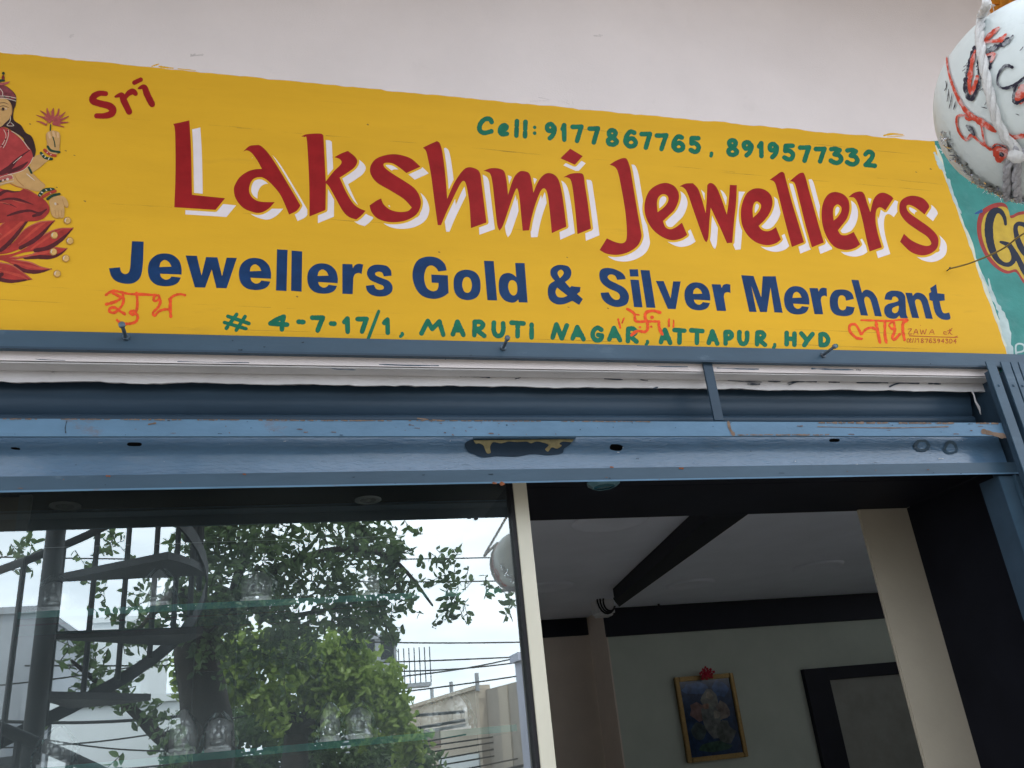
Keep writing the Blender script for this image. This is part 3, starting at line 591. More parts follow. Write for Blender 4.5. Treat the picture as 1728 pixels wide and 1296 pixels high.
gput('#', A2, 1475, 775, 1662, 905, 6.2)
for a in (('4', 178, 448, 312, 552), ('-', 345, 482, 402, 508), ('7', 425, 450, 515, 560), ('-', 535, 492, 582, 518), ('1', 612, 460, 668, 567), ('7', 688, 458, 770, 566), ('/', 752, 421, 836, 614), ('1', 845, 465, 902, 572), (',', 942, 552, 976, 590),
          ('M', 1062, 475, 1220, 580), ('A', 1245, 480, 1336, 583), ('R', 1365, 480, 1456, 588), ('U', 1480, 487, 1572, 591), ('T', 1587, 485, 1685, 592)):
    gput(a[0], R6, *a[1:], 8.2 if a[0] not in ',/' else 5.6)
for a in (('I', 148, 497, 178, 600), ('N', 270, 497, 382, 603), ('A', 388, 512, 481, 608), ('G', 503, 515, 590, 616), ('A', 602, 517, 694, 614), ('R', 706, 520, 789, 622), (',', 820, 598, 850, 637), ('A', 903, 527, 986, 629), ('T', 982, 528, 1068, 629), ('T', 1080, 530, 1173, 632),
          ('A', 1182, 537, 1260, 633), ('P', 1276, 540, 1347, 636), ('U', 1358, 543, 1438, 637), ('R', 1460, 542, 1538, 641), (',', 1563, 617, 1592, 656), ('H', 1634, 547, 1712, 640)):
    gput(a[0], R7, *a[1:], 8.0 if a[0] not in ',' else 5.6)
for a in (('Y', 355, 503, 452, 602), ('D', 468, 507, 551, 603), ('.', 568, 578, 596, 606)):
    gput(a[0], R8, *a[1:], 8.0)

# ---- orange finger-drawn blessings over the print
def scribble(name, blk, strokes, lvl=6.5):
    pcs = []
    for pts, w in strokes:
        pcs += brush(T(blk, pts), w * 1.2 / blk[2], 5, .25)
        pcs += brush(T(blk, [(p[0] + random.uniform(-7, 7), p[1] + random.uniform(-7, 7)) + tuple(p[2:]) for p in pts]), w / blk[2] * .45, 5, .4)
    onwall(name, union(pcs), lvl, M['orange'], sign)
scribble('blessing_word', A2, [([(700, 660), (745, 632), (800, 640), (860, 652), (950, 655), (1035, 660)], 14), ([(745, 645), (775, 660), (800, 680), (760, 705), (705, 720)], 16), ([(815, 660), (818, 700), (800, 740), (760, 775), (728, 770), (728, 748), (760, 742), (795, 765), (828, 785)], 15),
                               ([(905, 645), (910, 700), (905, 760), (880, 790), (862, 772), (885, 765), (912, 800), (900, 835), (850, 850), (800, 842), (775, 825)], 15), ([(1035, 660), (1018, 680), (1030, 700), (1055, 685)], 13), ([(1050, 660), (1062, 700), (1048, 740), (1015, 775), (1025, 798), (1050, 770), (1085, 755), (1130, 755)], 15),
                               ([(1130, 680), (1128, 740), (1132, 802)], 16), ([(1122, 690), (1150, 665), (1190, 652), (1225, 660)], 13)])
scribble('blessing_mark', R7, [([(720, 418), (760, 445), (765, 478), (778, 493), (840, 492), (905, 492)], 12), ([(905, 492), (908, 530), (925, 568)], 15), ([(912, 440), (870, 430), (832, 440), (825, 470), (838, 500), (838, 540), (820, 553), (780, 548), (745, 572)], 14), ([(760, 450), (790, 455)], 8),
                               ([(862, 466), (866, 468)], 15), ([(793, 525), (797, 526)], 10), ([(858, 523), (862, 524)], 12), ([(668, 480), (680, 528)], 9), ([(700, 475), (690, 500)], 7), ([(965, 480), (965, 520)], 8), ([(992, 488), (990, 524)], 8)])
scribble('blessing_word', R8, [([(740, 548), (700, 540), (665, 500), (668, 465), (700, 462), (725, 500), (735, 520), (765, 490), (800, 480), (820, 490)], 13), ([(735, 435), (830, 437), (900, 440), (990, 430), (1020, 432)], 10), ([(825, 445), (835, 500), (850, 572)], 16), ([(880, 445), (880, 520), (888, 572)], 14),
                               ([(925, 445), (905, 465), (925, 490), (940, 470)], 10), ([(935, 450), (940, 500), (925, 540), (940, 552), (970, 520)], 13), ([(1012, 440), (990, 455), (990, 500), (1000, 555)], 14)])
# ---- small signature of the sign painter
pcs = []
for pts in ([(1020, 490), (1042, 488), (1022, 518), (1045, 518)], [(1055, 520), (1070, 490), (1082, 520)], [(1060, 508), (1080, 508)], [(1095, 492), (1103, 520), (1112, 498), (1122, 520), (1132, 490)], [(1112, 495), (1112, 495.5)], [(1150, 520), (1168, 492), (1180, 520)], [(1156, 508), (1176, 508)],
            [(1096, 466), (1097, 467)], [(1255, 508), (1240, 505), (1240, 518), (1255, 520)], [(1262, 500), (1285, 498)], [(1275, 490), (1278, 515), (1290, 522)], [(1265, 520), (1275, 505), (1282, 492), (1290, 484)], [(1028, 530), (1150, 535), (1325, 540)], [(1300, 540), (1322, 532)]):
    pcs += brush(T(R8, pts), 1.25, 4, .2)
xx = 1014
for ch in 'Cell1876394304':
    ch = {'0': 'D'}.get(ch, ch); wch = 12 if ch in 'Cel' else 17
    for st in S[ch]:
        pcs += brush(T(R8, [(xx + wch * p[0], 546 + (xx - 1022) * .02 + 24 * p[1]) for p in st]), 1.2, 4, .2)
    xx += 15 if ch in 'Cel' else 25
onwall('signature', union(pcs), 6, M['signature'], sign)

# ================================================================== PAINTED GODDESS (left edge of the sign)
skin = mat('flesh_paint', (.52, .31, .12, 1), .55, var=.12, scale=30); skin2 = mat('flesh_shade_paint', (.40, .20, .07, 1), .55, var=.1, scale=30)
hair = mat('hair_paint', (.035, .016, .018, 1), .5, var=.3, scale=40); sred = mat('sari_red_paint', (.34, .035, .03, 1), .5, var=.3, scale=24)
sdark = mat('sari_fold_paint', (.085, .014, .018, 1), .5, var=.3, scale=30); pink = mat('rose_paint', (.42, .10, .09, 1), .5, var=.2, scale=40)
petal = mat('petal_red_paint', (.36, .035, .028, 1), .5, var=.32, scale=30); petlit = mat('petal_light_paint', (.45, .12, .07, 1), .5, var=.2, scale=40)
pwhite = mat('ornament_white_paint', (.58, .50, .42, 1), .5); pgreen = mat('bottle_green_paint', (.012, .05, .03, 1), .5); pgold = mat('coin_gold_paint', (.62, .38, .12, 1), .5, var=.2, scale=60)
gold2 = mat('coin_rim_paint', (.38, .19, .05, 1), .5)
fig = obj('painted_goddess', [at(-170, 480, -.0002), at(-169, 480, -.0002), at(-169, 479, -.0002)], [(0, 1, 2)], sred, sign)
AX = -7.0
def clipx(l):
    o = []
    for i in range(len(l)):
        a, b = l[i - 1], l[i]
        if (a.x >= AX) != (b.x >= AX): t = (AX - a.x) / (b.x - a.x); o.append(a + (b - a) * t)
        if b.x >= AX: o.append(b)
    return o
_lv = [8.0]
def fg(name, blk, pts, m, both=True, flat=False):
    _lv[0] += .22
    l = smooth(T(blk, pts), 5)
    V, F = union([l]); 
    if both:
        l1 = clipx(l); l2 = [Vector((2 * AX - p.x, p.y - .0)) for p in l1]; V, F = union([l1, l2])
    return onwall_s(name, (V, F), m)
def onwall_s(name, vf, m):
    V, F = vf; y = -.0007 - (_lv[0] - 8) * .0001
    me = obj(name, [at(v.x, v.y, y) for v in V], F, m, None, kind='stuff'); me.parent = sign; me.matrix_parent_inverse = Matrix.Translation(-sign.location)
    return me
def fs(name, blk, strokes, m, both=True, wob=.1):
    _lv[0] += .22; pc = []
    for pts, w in strokes:
        for q in brush(T(blk, pts), [k / blk[2] for k in w] if isinstance(w, (list, tuple)) else w / blk[2], 4, wob, rnd=7):
            pc.append(q)
            if both: pc.append([Vector((2 * AX - p.x, p.y)) for p in q])
    return onwall_s(name, union(pc), m)
# lotus seat, back petals first
pglow = mat('petal_glow_paint', (.47, .060, .040, 1), .5, var=.25, scale=30)
PET = [([(-80, 800), (100, 790), (300, 820), (480, 850), (640, 920), (820, 962, 1), (700, 1000), (540, 1015), (380, 990), (250, 920), (100, 850)], 0),
       ([(-150, 850), (60, 865), (200, 900), (350, 1000), (510, 1125, 1), (350, 1150), (150, 1160), (-50, 1110), (-150, 1050)], 0),
       ([(-60, 790), (150, 770), (420, 760), (600, 680), (800, 615), (1060, 640, 1), (960, 730), (800, 785), (600, 780), (400, 790), (150, 815)], 0),
       ([(-60, 760), (200, 720), (420, 620), (600, 480), (750, 390), (930, 322), (1155, 318, 1), (1060, 430), (930, 540), (760, 640), (560, 680), (350, 710), (100, 790)], 0),
       ([(-60, 720), (100, 640), (250, 500), (400, 330), (600, 230), (740, 205), (865, 205, 1), (770, 310), (660, 430), (520, 540), (330, 640), (100, 720)], 0),
       ([(-150, 420), (0, 290), (150, 170), (330, 110), (530, 97, 1), (420, 240), (280, 420), (160, 560), (20, 680), (-150, 760)], 0)]
for pts, _ in PET:
    fg('lotus_petal', F3, pts, petal)
    # dark fold along the under edge, lit rim on the upper edge
    n = len(pts); tip = max(range(n), key=lambda i: pts[i][0])
    lowr = [pts[(tip + k) % n] for k in range(0, 5)]; upr = [pts[(tip - k) % n] for k in range(0, 5)]
    fs('petal_fold', F3, [([(p[0] - 12, p[1] - 8) for p in lowr], [4, 34, 60, 66, 60])], sdark)
    fs('petal_glow', F3, [([(pts[tip][0] * (1 - .12) - 10, pts[tip][1] + 4), (pts[tip][0] * .55 + lowr[3][0] * .12 + upr[3][0] * .1, pts[tip][1] * .5 + (lowr[3][1] + upr[3][1]) * .25), ((lowr[4][0] + upr[4][0]) / 2, (lowr[4][1] + upr[4][1]) / 2)], [6, 44, 20])], pglow)
    fs('petal_rim', F3, [([(p[0] - 8, p[1] + 8) for p in upr], [5, 14, 20, 16, 8])], petlit)
# folded leg in red cloth
fg('sari', F2, [(-120, 800), (100, 800), (300, 830), (430, 780), (620, 880), (760, 980), (830, 1090), (825, 1180), (760, 1260), (700, 1300), (560, 1330), (200, 1330), (-120, 1330)], sred)
fs('sari_fold', F2, [([(0, 980), (150, 950), (330, 970), (560, 1050)], [20, 40, 45, 8]), ([(120, 1240), (300, 1180), (500, 1150), (650, 1190), (780, 1140)], [20, 50, 40, 30, 10]), ([(560, 1240), (680, 1200), (790, 1120)], [50, 60, 12]), ([(0, 870), (100, 820), (220, 835), (340, 825)], [70, 50, 30, 8]), ([(60, 1030), (180, 1050), (280, 1100)], [14, 20, 6])], sdark)
fs('sari_highlight', F2, [([(150, 680), (250, 735), (400, 780), (560, 850), (660, 925)], [10, 12, 9, 8, 5]), ([(220, 975), (330, 1010), (420, 1030)], [8, 7, 3]), ([(0, 1010), (100, 1025), (170, 1050)], [8, 9, 4])], petlit)
# torso, arms
fg('skin', F2, [(-120, 560), (120, 530), (280, 510), (420, 440), (480, 420), (540, 520), (640, 620), (760, 720), (700, 800), (640, 830), (430, 780), (300, 740), (160, 690), (-120, 760)], skin)
fg('skin', F2, [(545, 250), (640, 215), (690, 205), (810, 290), (730, 370), (640, 440), (540, 510), (500, 440), (530, 330)], skin)
fs('skin_shade', F2, [([(545, 520), (640, 618), (760, 722)], 8), ([(560, 500), (660, 430), (740, 365)], 6), ([(250, 560), (300, 650), (400, 740)], [8, 22, 14])], skin2)
fs('skin_highlight', F2, [([(450, 530), (520, 590), (580, 640)], [12, 16, 8])], pwhite)
fg('blouse', F2, [(-120, -240), (100, -240), (250, -140), (400, -10), (520, 120), (555, 250), (500, 370), (400, 470), (250, 525), (0, 600), (-120, 600)], mat('blouse_red_paint', (.37, .045, .045, 1), .5, var=.25, scale=26))
fs('blouse_fold', F2, [([(20, 520), (150, 440), (300, 280), (500, 130)], [80, 90, 40, 12]), ([(150, 500), (330, 430), (470, 330)], [60, 66, 16])], sdark)
fs('blouse_trim', F2, [([(400, -10), (470, 90), (500, 120)], 10), ([(560, 250), (500, 365), (400, 465), (250, 520), (130, 545)], 9), ([(220, 360), (360, 240)], [5, 12])], pwhite)
fg('hair', F2, [(400, -30), (470, -60), (540, 0), (600, 110), (590, 220), (560, 250), (520, 130)], hair)
# head
fg('hair', F1, [(-130, 250), (60, 310), (170, 380), (250, 480), (245, 620), (215, 700), (215, 850), (330, 940), (400, 1050), (500, 1120), (550, 1300), (440, 1270), (350, 1130), (180, 1020), (60, 960), (-130, 960)], hair)
fg('face', F1, [(-130, 520), (60, 520), (140, 560), (185, 640), (190, 730), (150, 830), (80, 900), (10, 960), (-130, 980)], skin)
fg('crown', F1, [(-130, 320), (30, 300), (120, 350), (200, 420), (250, 500), (240, 540), (120, 520), (-130, 490)], mat('crown_rose_paint', (.20, .045, .055, 1), .5, var=.4, scale=60))
fs('crown_band', F1, [([(-70, 480), (60, 482), (160, 495), (250, 515)], 10), ([(-70, 515), (60, 515), (160, 535), (248, 560)], 10), ([(0, 365), (40, 420), (40, 470)], 10)], pwhite)
fs('crown_jewel', F1, [([(60, 495), (80, 497)], 22), ([(150, 505), (165, 508)], 20), ([(232, 530), (238, 534)], 20)], pgreen)
fg('crown_plume', F1, [(-40, 300), (0, 275), (60, 270), (160, 250, 1), (120, 290), (40, 310)], pink)
fs('crown_finial', F1, [([(0, 240), (60, 235)], 40), ([(52, 125), (54, 128)], 44)], pgreen); fs('crown_finial', F1, [([(48, 200), (50, 170)], [50, 40])], mat('finial_red_paint', (.2, .03, .03, 1), .5))
fs('eye', F1, [([(0, 645), (60, 635), (140, 665)], [8, 10, 5]), ([(5, 685), (50, 710), (110, 680)], 5), ([(48, 680), (50, 684)], 44), ([(-40, 600), (60, 585), (130, 610)], [8, 10, 4])], hair)
fs('eye_white', F1, [([(88, 684), (98, 680)], 16)], pwhite); fs('eyebrow_shade', F1, [([(165, 600), (188, 720), (150, 820)], [10, 14, 10])], skin2)
fs('earring', F1, [([(165, 800), (155, 880), (110, 940), (215, 945), (170, 895)], 9), ([(60, 1010), (95, 1100), (60, 1200), (10, 1280)], 9), ([(130, 1010), (130, 1100), (90, 1220), (50, 1290)], 9), ([(180, 1030), (300, 1110), (440, 1290)], 9)], pwhite)
fs('earring_stone', F1, [([(160, 920), (165, 922)], 34), ([(115, 1035), (117, 1037)], 26), ([(85, 1155), (87, 1157)], 26), ([(32, 1258), (34, 1260)], 26)], sdark)
fs('belt', F2, [([(-60, 660), (60, 620), (190, 590)], 62)], pink); fs('belt_trim', F2, [([(-60, 610), (60, 570), (190, 545), (225, 620)], 8), ([(-60, 720), (100, 680), (230, 650)], 8), ([(125, 622), (128, 622)], 46), ([(50, 640), (52, 640)], 30)], pwhite); fs('belt_stone', F2, [([(10, 655), (12, 655)], 36), ([(78, 635), (85, 632)], 22)], pgreen)
# hand holding the lotus, open giving hand (only on this side)
fg('hand', F1, [(720, 1080), (760, 1035), (840, 1020), (920, 1050), (940, 1120), (930, 1290), (900, 1380), (800, 1400), (740, 1330), (730, 1180)], skin, False)
fs('finger', F1, [([(765, 1060), (780, 1130)], 34), ([(830, 1040), (850, 1110)], 34), ([(900, 1060), (905, 1120)], 30)], mat('flesh_light_paint', (.62, .40, .22, 1), .5), False)
fs('skin_shade', F1, [([(722, 1075), (725, 1160), (775, 1290)], 7), ([(800, 1040), (812, 1110), (830, 1130)], 6), ([(870, 1050), (880, 1110)], 6), ([(940, 1100), (935, 1200), (925, 1290)], 6)], skin2, False)
fs('lotus_stem', F1, [([(790, 930), (785, 1020)], 20), ([(825, 1120), (850, 1200), (860, 1275)], 18)], pgreen, False)
fs('lotus_bloom', F1, [([(720, 930), (640, 890), (565, 872)], [30, 24, 6]), ([(780, 880), (680, 820), (565, 780)], [50, 30, 6]), ([(780, 850), (700, 760), (625, 710)], [60, 30, 8]), ([(790, 850), (750, 750), (735, 670)], [60, 44, 10]), ([(820, 850), (825, 740), (835, 670)], [60, 44, 10]), ([(840, 850), (900, 770), (920, 685)], [60, 34, 22]), ([(860, 870), (960, 790), (1022, 730)], [60, 30, 10]), ([(870, 880), (980, 840), (1075, 795)], [60, 30, 10]), ([(870, 900), (980, 895), (1080, 890)], [60, 28, 10]), ([(840, 910), (920, 940), (1000, 965)], [60, 28, 10])], mat('lotus_rose_paint', (.36, .07, .065, 1), .5, var=.3, scale=60), False)
fs('lotus_vein', F1, [([(700, 930), (770, 880), (830, 850)], 10), ([(800, 720), (810, 780)], 14), ([(930, 780), (900, 830)], 12), ([(690, 800), (750, 830)], 10)], petlit, False)
fs('bangle', F2, [([(800, 70), (860, 140), (1000, 165)], 40), ([(690, 180), (760, 260), (870, 280)], 46)], pgreen, False); fs('bangle', F2, [([(750, 130), (830, 200), (930, 225)], 46)], mat('bangle_red_paint', (.4, .05, .03, 1), .5), False)
fs('bangle_dot', F2, [([(705, 215), (725, 205)], 16), ([(755, 255), (765, 240)], 16), ([(815, 290), (828, 262)], 16), ([(790, 180), (800, 165)], 12), ([(850, 215), (860, 205)], 12)], pwhite, False)
fs('armband', F2, [([(485, 425), (530, 515)], 36)], pgreen, False)
fg('hand', F2, [(830, 985), (900, 920), (1000, 900), (1080, 920), (1140, 1000), (1150, 1080), (1120, 1105), (1080, 1060), (1085, 1150), (1075, 1260), (1040, 1275), (1000, 1260), (960, 1275), (900, 1250), (860, 1180), (840, 1080)], skin, False)
fs('skin_shade', F2, [([(925, 1140), (940, 1240)], 9), ([(980, 1150), (990, 1250)], 9), ([(1035, 1150), (1040, 1245)], 9), ([(850, 1150), (880, 1240), (950, 1280), (1060, 1270)], 7), ([(1050, 960), (1075, 1050), (1120, 1100), (1150, 1070)], 9), ([(960, 1040), (975, 1045)], 30)], skin2, False)
fs('bangle', F2, [([(665, 890), (740, 810), (850, 790), (900, 800)], 56), ([(800, 955), (880, 900), (1000, 870)], 44)], pgreen, False); fs('bangle', F2, [([(720, 920), (820, 860), (930, 820)], 50)], mat('bangle_scarlet_paint', (.4, .05, .03, 1), .5), False)
fs('bangle_dot', F2, [([(665, 885), (680, 895)], 16), ([(695, 840), (720, 850)], 20), ([(770, 800), (785, 810)], 18), ([(850, 785), (862, 795)], 18), ([(930, 1030), (935, 1045)], 34), ([(845, 855), (855, 865)], 12)], pwhite, False)
for (x, y, b_) in ((1050, 205, F3), (845, 435, F3), (1088, 522, F3), (832, 693, F3), (1025, 795, F3), (890, 1035, F3)):
    fs('coin', b_, [([(x, y), (x + 2, y)], 122)], gold2, False, 0); fs('coin', b_, [([(x + 4, y - 2), (x + 6, y - 2)], 98)], pgold, False, 0); fs('coin_glint', b_, [([(x - 30, y + 12), (x - 34, y - 8), (x - 18, y - 30)], 16)], pwhite, False, 0)
bpy.data.objects.remove(fig)
_lv = None

# ================================================================== NEIGHBOUR'S TEAL SIGN
tsg = thing('teal_sign', 'teal neighbouring sign with mustard and red brush letters right of the yellow board', 'painted sign', (2.8, 0, 2.7))
l = [Vector(p) for p in ((1570, 238), (1620, 236), (1700, 246), (1900, 275), (2100, 300), (2100, 640), (1690, 640), (1640, 480), (1600, 350))]
onwall('sign_face', union([smooth([(p.x, p.y, 1) for p in l], 1)]), .5, M['teal'], tsg)
cr = []
for i in range(46):
    t = i / 46; j = t * (len(rpts) - 1); k = int(j); u = j - k
    x = rpts[k][0] + (rpts[k + 1][0] - rpts[k][0]) * u; y = rpts[k][1] + (rpts[k + 1][1] - rpts[k][1]) * u
    w = (2.2 + 5 * max(0, t - .25) + 5 * max(0, noise.noise(Vector((t * 9, 0, 0)))))
    cr.append((x + w * .5 + 1, y, w))
onwall('cream_edge', union([[Vector((c[0] - 5, c[1])) for c in cr] + [Vector((c[0] + c[2] * .6 + random.uniform(-.8, .8), c[1])) for c in cr[::-1]]]), .9, M['cream_edge'], tsg)
ch = []
for pts, w in (([(1577, 258), (1585, 275), (1595, 292)], [3, 8, 4]), ([(1600, 305), (1610, 335), (1622, 360)], [6, 5, 2]), ([(1585, 252), (1591, 255), (1590, 258)], 2), ([(1668, 470), (1675, 500), (1690, 530), (1700, 570), (1706, 600)], [2, 6, 10, 13, 8]), ([(1655, 460), (1670, 490)], [2, 4])):
    ch += brush(pts, w, 6, .45)
onwall('thin_white_smear', union(ch), 1.3, M['chalk'], tsg)
RG = (1640, 300, 7.2)
body = [(80, 470), (115, 400), (180, 350), (260, 315), (340, 300), (400, 315), (435, 360), (455, 450), (500, 450), (545, 425), (600, 410), (720, 400), (1000, 420), (1400, 480), (1400, 1200), (1000, 1500), (800, 1420), (700, 1340), (620, 1270), (560, 1175), (520, 1145), (430, 1165), (340, 1130), (250, 1060), (170, 960), (110, 840), (70, 700), (62, 570)]
onwall('letter_outline', union([smooth(T(RG, body), 5)]), 2, M['ge_red'], tsg)
cxm, cym = 620, 800
inner = [(x + (cxm - x) * .075 + (12 if x < 300 else 0), y + (cym - y) * .10) for x, y in body]
onwall('letter_body', union([smooth(T(RG, inner), 5)]), 2.6, M['ge_yellow'], tsg)
pcs = []
for pts, w in (([(410, 565), (395, 480), (350, 410), (290, 400), (240, 450), (210, 560), (210, 700), (240, 850), (300, 980), (380, 1045), (460, 1050), (510, 990), (500, 900), (450, 820), (350, 780)], [34, 46, 60, 80, 100, 104, 104, 90, 66, 50, 56, 64, 70, 66, 30]),
               ([(500, 880), (560, 980), (620, 1100), (700, 1240)], [60, 66, 70, 60]), ([(760, 760), (700, 650), (640, 575), (560, 560), (530, 620), (560, 760), (620, 880), (720, 960), (900, 1000)], [40, 56, 56, 50, 54, 70, 80, 80, 70]),
               ([(900, 560), (860, 700), (900, 900), (1000, 1040)], 70), ([(1050, 600), (1180, 560), (1220, 760), (1080, 860), (1010, 720), (1060, 600)], 60)):
    pcs += brush(T(RG, pts), [k / 7.2 for k in w] if isinstance(w, list) else w / 7.2, 6, .05, rnd=10)
onwall('letter', union(pcs), 3.4, M['ge_black'], tsg)
onwall('stray_brushmark', union(brush(T(RG, [(40, 435), (80, 420), (115, 405)]), [2, 5, 6], 5, .2)), 3.2, mat('blue_stroke', (.02, .08, .24, 1), .5), tsg)
pcs = []
for pts in ([(1716, 606), (1714, 585), (1720, 580), (1728, 583), (1727, 592), (1716, 595)], [(1742, 590), (1750, 585), (1756, 592), (1750, 604), (1742, 600), (1742, 590)]): pcs += brush(pts, 3, 5, .1)
onwall('letter', union(pcs), 2, M['chalk'], tsg)
# ================================================================== STEEL FRAME AND ROLLING SHUTTER
zt, zb_ = at(864, 583).z, at(864, 618, -.022).z
bar = thing('steel_angle_frame', 'blue painted steel angle bar running along the bottom of the yellow sign', 'steel bar', (0, 0, 2.64))
zt = 2.676
box('angle_face', XL, 2.72, -.022, -.002, 2.624, zt - .0005, M['steel'], bar, .002)
box('angle_lip', XL, 2.30, -.026, -.023, 2.621, 2.627, M['steel_dark'], bar)
# scuffs along the bar
pc = []
for x0, x1, y in ((300, 420, 610), (560, 600, 622), (640, 740, 615), (1075, 1160, 617), (1210, 1280, 621), (60, 110, 606), (1370, 1440, 622)):
    pc += brush([(x0, y), ((x0 + x1) / 2, y + 1.5), (x1, y + 2)], random.uniform(1, 2.2), 3, .6)
me = union(pc); obj('scuff', [at(v.x, v.y, -.0228) for v in me[0]], me[1], M['steel_dark'], bar, kind='stuff')

def stick(px0, py0, y0, px1, py1, y1, r, nm, lab, cat, group=None, head=1.7, m='bolt'):
    a, b = at(px0, py0, y0), at(px1, py1, y1)
    t = thing(nm, lab, cat, a, group)
    d = (b - a).normalized()
    obj('shank', *tube([a - d * .01, a + (b - a) * .5, b], r, 10), M[m], t, True)
    obj('head', *tube([b - d * .002, b - d * .001, b + d * r * 1.1, b + d * r * 1.5], [r * 1.1, r * head, r * head, r * .9], 10), M[m], t)
    o = obj('nut', *tube([a, a + d * r * 1.6], r * 1.9, 6), M[m], t)
    return t
stick(213, 570, -.022, 206, 549, -.085, .0050, 'bolt', 'leftmost steel bolt sticking out of the bar under the orange writing', 'bolt', 'bolts sticking out of the steel bar')
stick(849, 588, -.022, 856, 571, -.080, .0046, 'bolt', 'middle steel bolt sticking out of the bar below the green address', 'bolt', 'bolts sticking out of the steel bar')
stick(1388, 600, -.022, 1408, 585, -.085, .0046, 'bolt', 'right steel bolt leaning over the full stop after the address', 'bolt', 'bolts sticking out of the steel bar')

sh = thing('rolling_shutter', 'blue rolled up steel shutter with a worn handle recess across the top of the opening', 'rolling shutter', (.8, .05, 2.3))
SX0, SX1 = -1.7, 2.315
# rolled curtain behind: ribbed laths wrapped on a drum, seen from below
prof = []
for k in range(60):
    t = k / 59; g = R_(130) + R_(140) * t
    rr = .165 + .0035 * abs(math.sin(t * math.pi * 7))
    prof.append((.262 + rr * math.cos(g), 2.565 + rr * math.sin(g) * .92))
V = []; F = []
nx = 40
for i in range(nx + 1):
    x = SX0 + (SX1 - .02 - SX0) * i / nx
    for (y, z) in prof: V.append((x, y + .0015 * noise.noise(Vector((x * 2, y * 9, 0))), z))
for i in range(nx):
    for k in range(len(prof) - 1): a = i * len(prof) + k; F.append((a, a + 1, a + 1 + len(prof), a + len(prof)))
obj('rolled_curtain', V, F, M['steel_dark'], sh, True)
# hanging last laths between roll and bottom panel
for i, (z0, z1, y) in enumerate(((2.395, 2.428, .100), (2.430, 2.462, .098), (2.464, 2.500, .103), (2.502, 2.545, .112))):
    prof2 = [(y + .010, z0), (y, z0 + .004), (y - .006, z0 + (z1 - z0) * .35), (y - .007, z0 + (z1 - z0) * .7), (y, z1 - .003), (y + .010, z1)]
    V = [(x, p[0], p[1]) for x in (SX0, SX1 - .025) for p in prof2]; m_ = len(prof2)
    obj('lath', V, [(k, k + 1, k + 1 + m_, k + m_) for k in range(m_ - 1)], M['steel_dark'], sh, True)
# bottom panel, dented sheet with real slots cut in
PZ0, PZ1, PY = 2.299, 2.425, .052
def panel_pt(px, py): return at(px, py, PY)
holes = []
def slot(px, py, w, h, ang=0, n=10, jag=0):
    o = []
    for k in range(n):
        g = 2 * math.pi * k / n; sx = abs(math.cos(g)) ** .6 * math.copysign(1, math.cos(g)); sy = abs(math.sin(g)) ** .6 * math.copysign(1, math.sin(g))
        r = 1 + random.uniform(-jag, jag); o.append(Vector((px + (sx * w / 2 * math.cos(ang) - sy * h / 2 * math.sin(ang)) * r, py + (sx * w / 2 * math.sin(ang) + sy * h / 2 * math.cos(ang)) * r)))
    return o
holes = [slot(227, 750, 25, 6.5, 0, 12, .05), slot(1040, 755, 21, 11, .15, 12, .1), slot(1408, 743, 18, 6, 0, 12, .08), slot(26, 757, 16, 4, .1, 8, .2)]
hw = [[Vector((panel_pt(p.x, p.y).x, panel_pt(p.x, p.y).z)) for p in h] for h in holes]
pts2, ed2 = [], []
nx, nz_ = 160, 9
for i in range(nx + 1):
    for j in range(nz_ + 1): pts2.append(Vector((SX0 + (SX1 - SX0) * i / nx + (.0007 * ((j * 7 + i * 3) % 5)) * (0 < i < nx), PZ0 + (PZ1 - PZ0) * j / nz_)))
for h in hw:
    n0 = len(pts2); pts2 += h; ed2 += [(n0 + k, n0 + (k + 1) % len(h)) for k in range(len(h))]
r = geometry.delaunay_2d_cdt(pts2, ed2, [], 0, 1e-6, True)
VV, FF = r[0], r[2]
keep = [f for f in FF if not any(inpoly((VV[f[0]] + VV[f[1]] + VV[f[2]]) / 3, h) for h in hw)]
def dent(x, z): return PY + .0022 * noise.noise(Vector((x * 3.1, z * 11, 2))) + .0009 * noise.noise(Vector((x * 11, z * 25, 5))) - .006 * max(0, (z - PZ0 - .06)) / .06 * 0
o = obj('bottom_panel', [(v.x, dent(v.x, v.y), v.y) for v in VV], keep, M['steel_gloss'], sh, True)
box('hollow_shade_sheet', SX0, SX1, PY + .02, PY + .03, PZ0 + .004, PZ1, M['black'], sh)  # black sheet standing in for the shade inside the slots
# handle: lip, flat dark sheet painted as the hollow's shade, worn primer
def on(y, vf): return [at(v.x, v.y, y) for v in vf[0]], vf[1]
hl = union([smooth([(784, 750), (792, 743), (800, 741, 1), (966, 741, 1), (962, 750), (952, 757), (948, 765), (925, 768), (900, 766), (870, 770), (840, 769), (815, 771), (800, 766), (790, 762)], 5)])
obj('recess_shade', *on(PY - .0032, hl), mat('recess_shade_blue', (.016, .035, .06, 1), .5), sh)
wn_ = union([smooth([(799, 743, 1), (968, 741, 1), (965, 746), (950, 745), (944, 749), (948, 752), (940, 757), (931, 755), (925, 762), (920, 758), (926, 751), (917, 747), (905, 745), (896, 748), (888, 745), (872, 746), (858, 745), (846, 748), (833, 746), (828, 751), (827, 757), (828, 764), (822, 765), (818, 757), (815, 751), (808, 748), (803, 749)], 4)])
obj('worn_patch', *on(PY - .0045, wn_), M['handle_worn'], sh)
a, b = at(797, 740, PY), at(970, 739, PY)
obj('handle_lip', *tube([a + Vector((0, -.010, 0)), (a + b) / 2 + Vector((0, -.0115, 0)), b + Vector((0, -.010, 0))], .0034, 8), M['steel_gloss'], sh, True)
box('handle_lip', a.x, b.x, PY - .010, PY - .001, a.z - .004, a.z - .0015, M['steel_gloss'], sh)
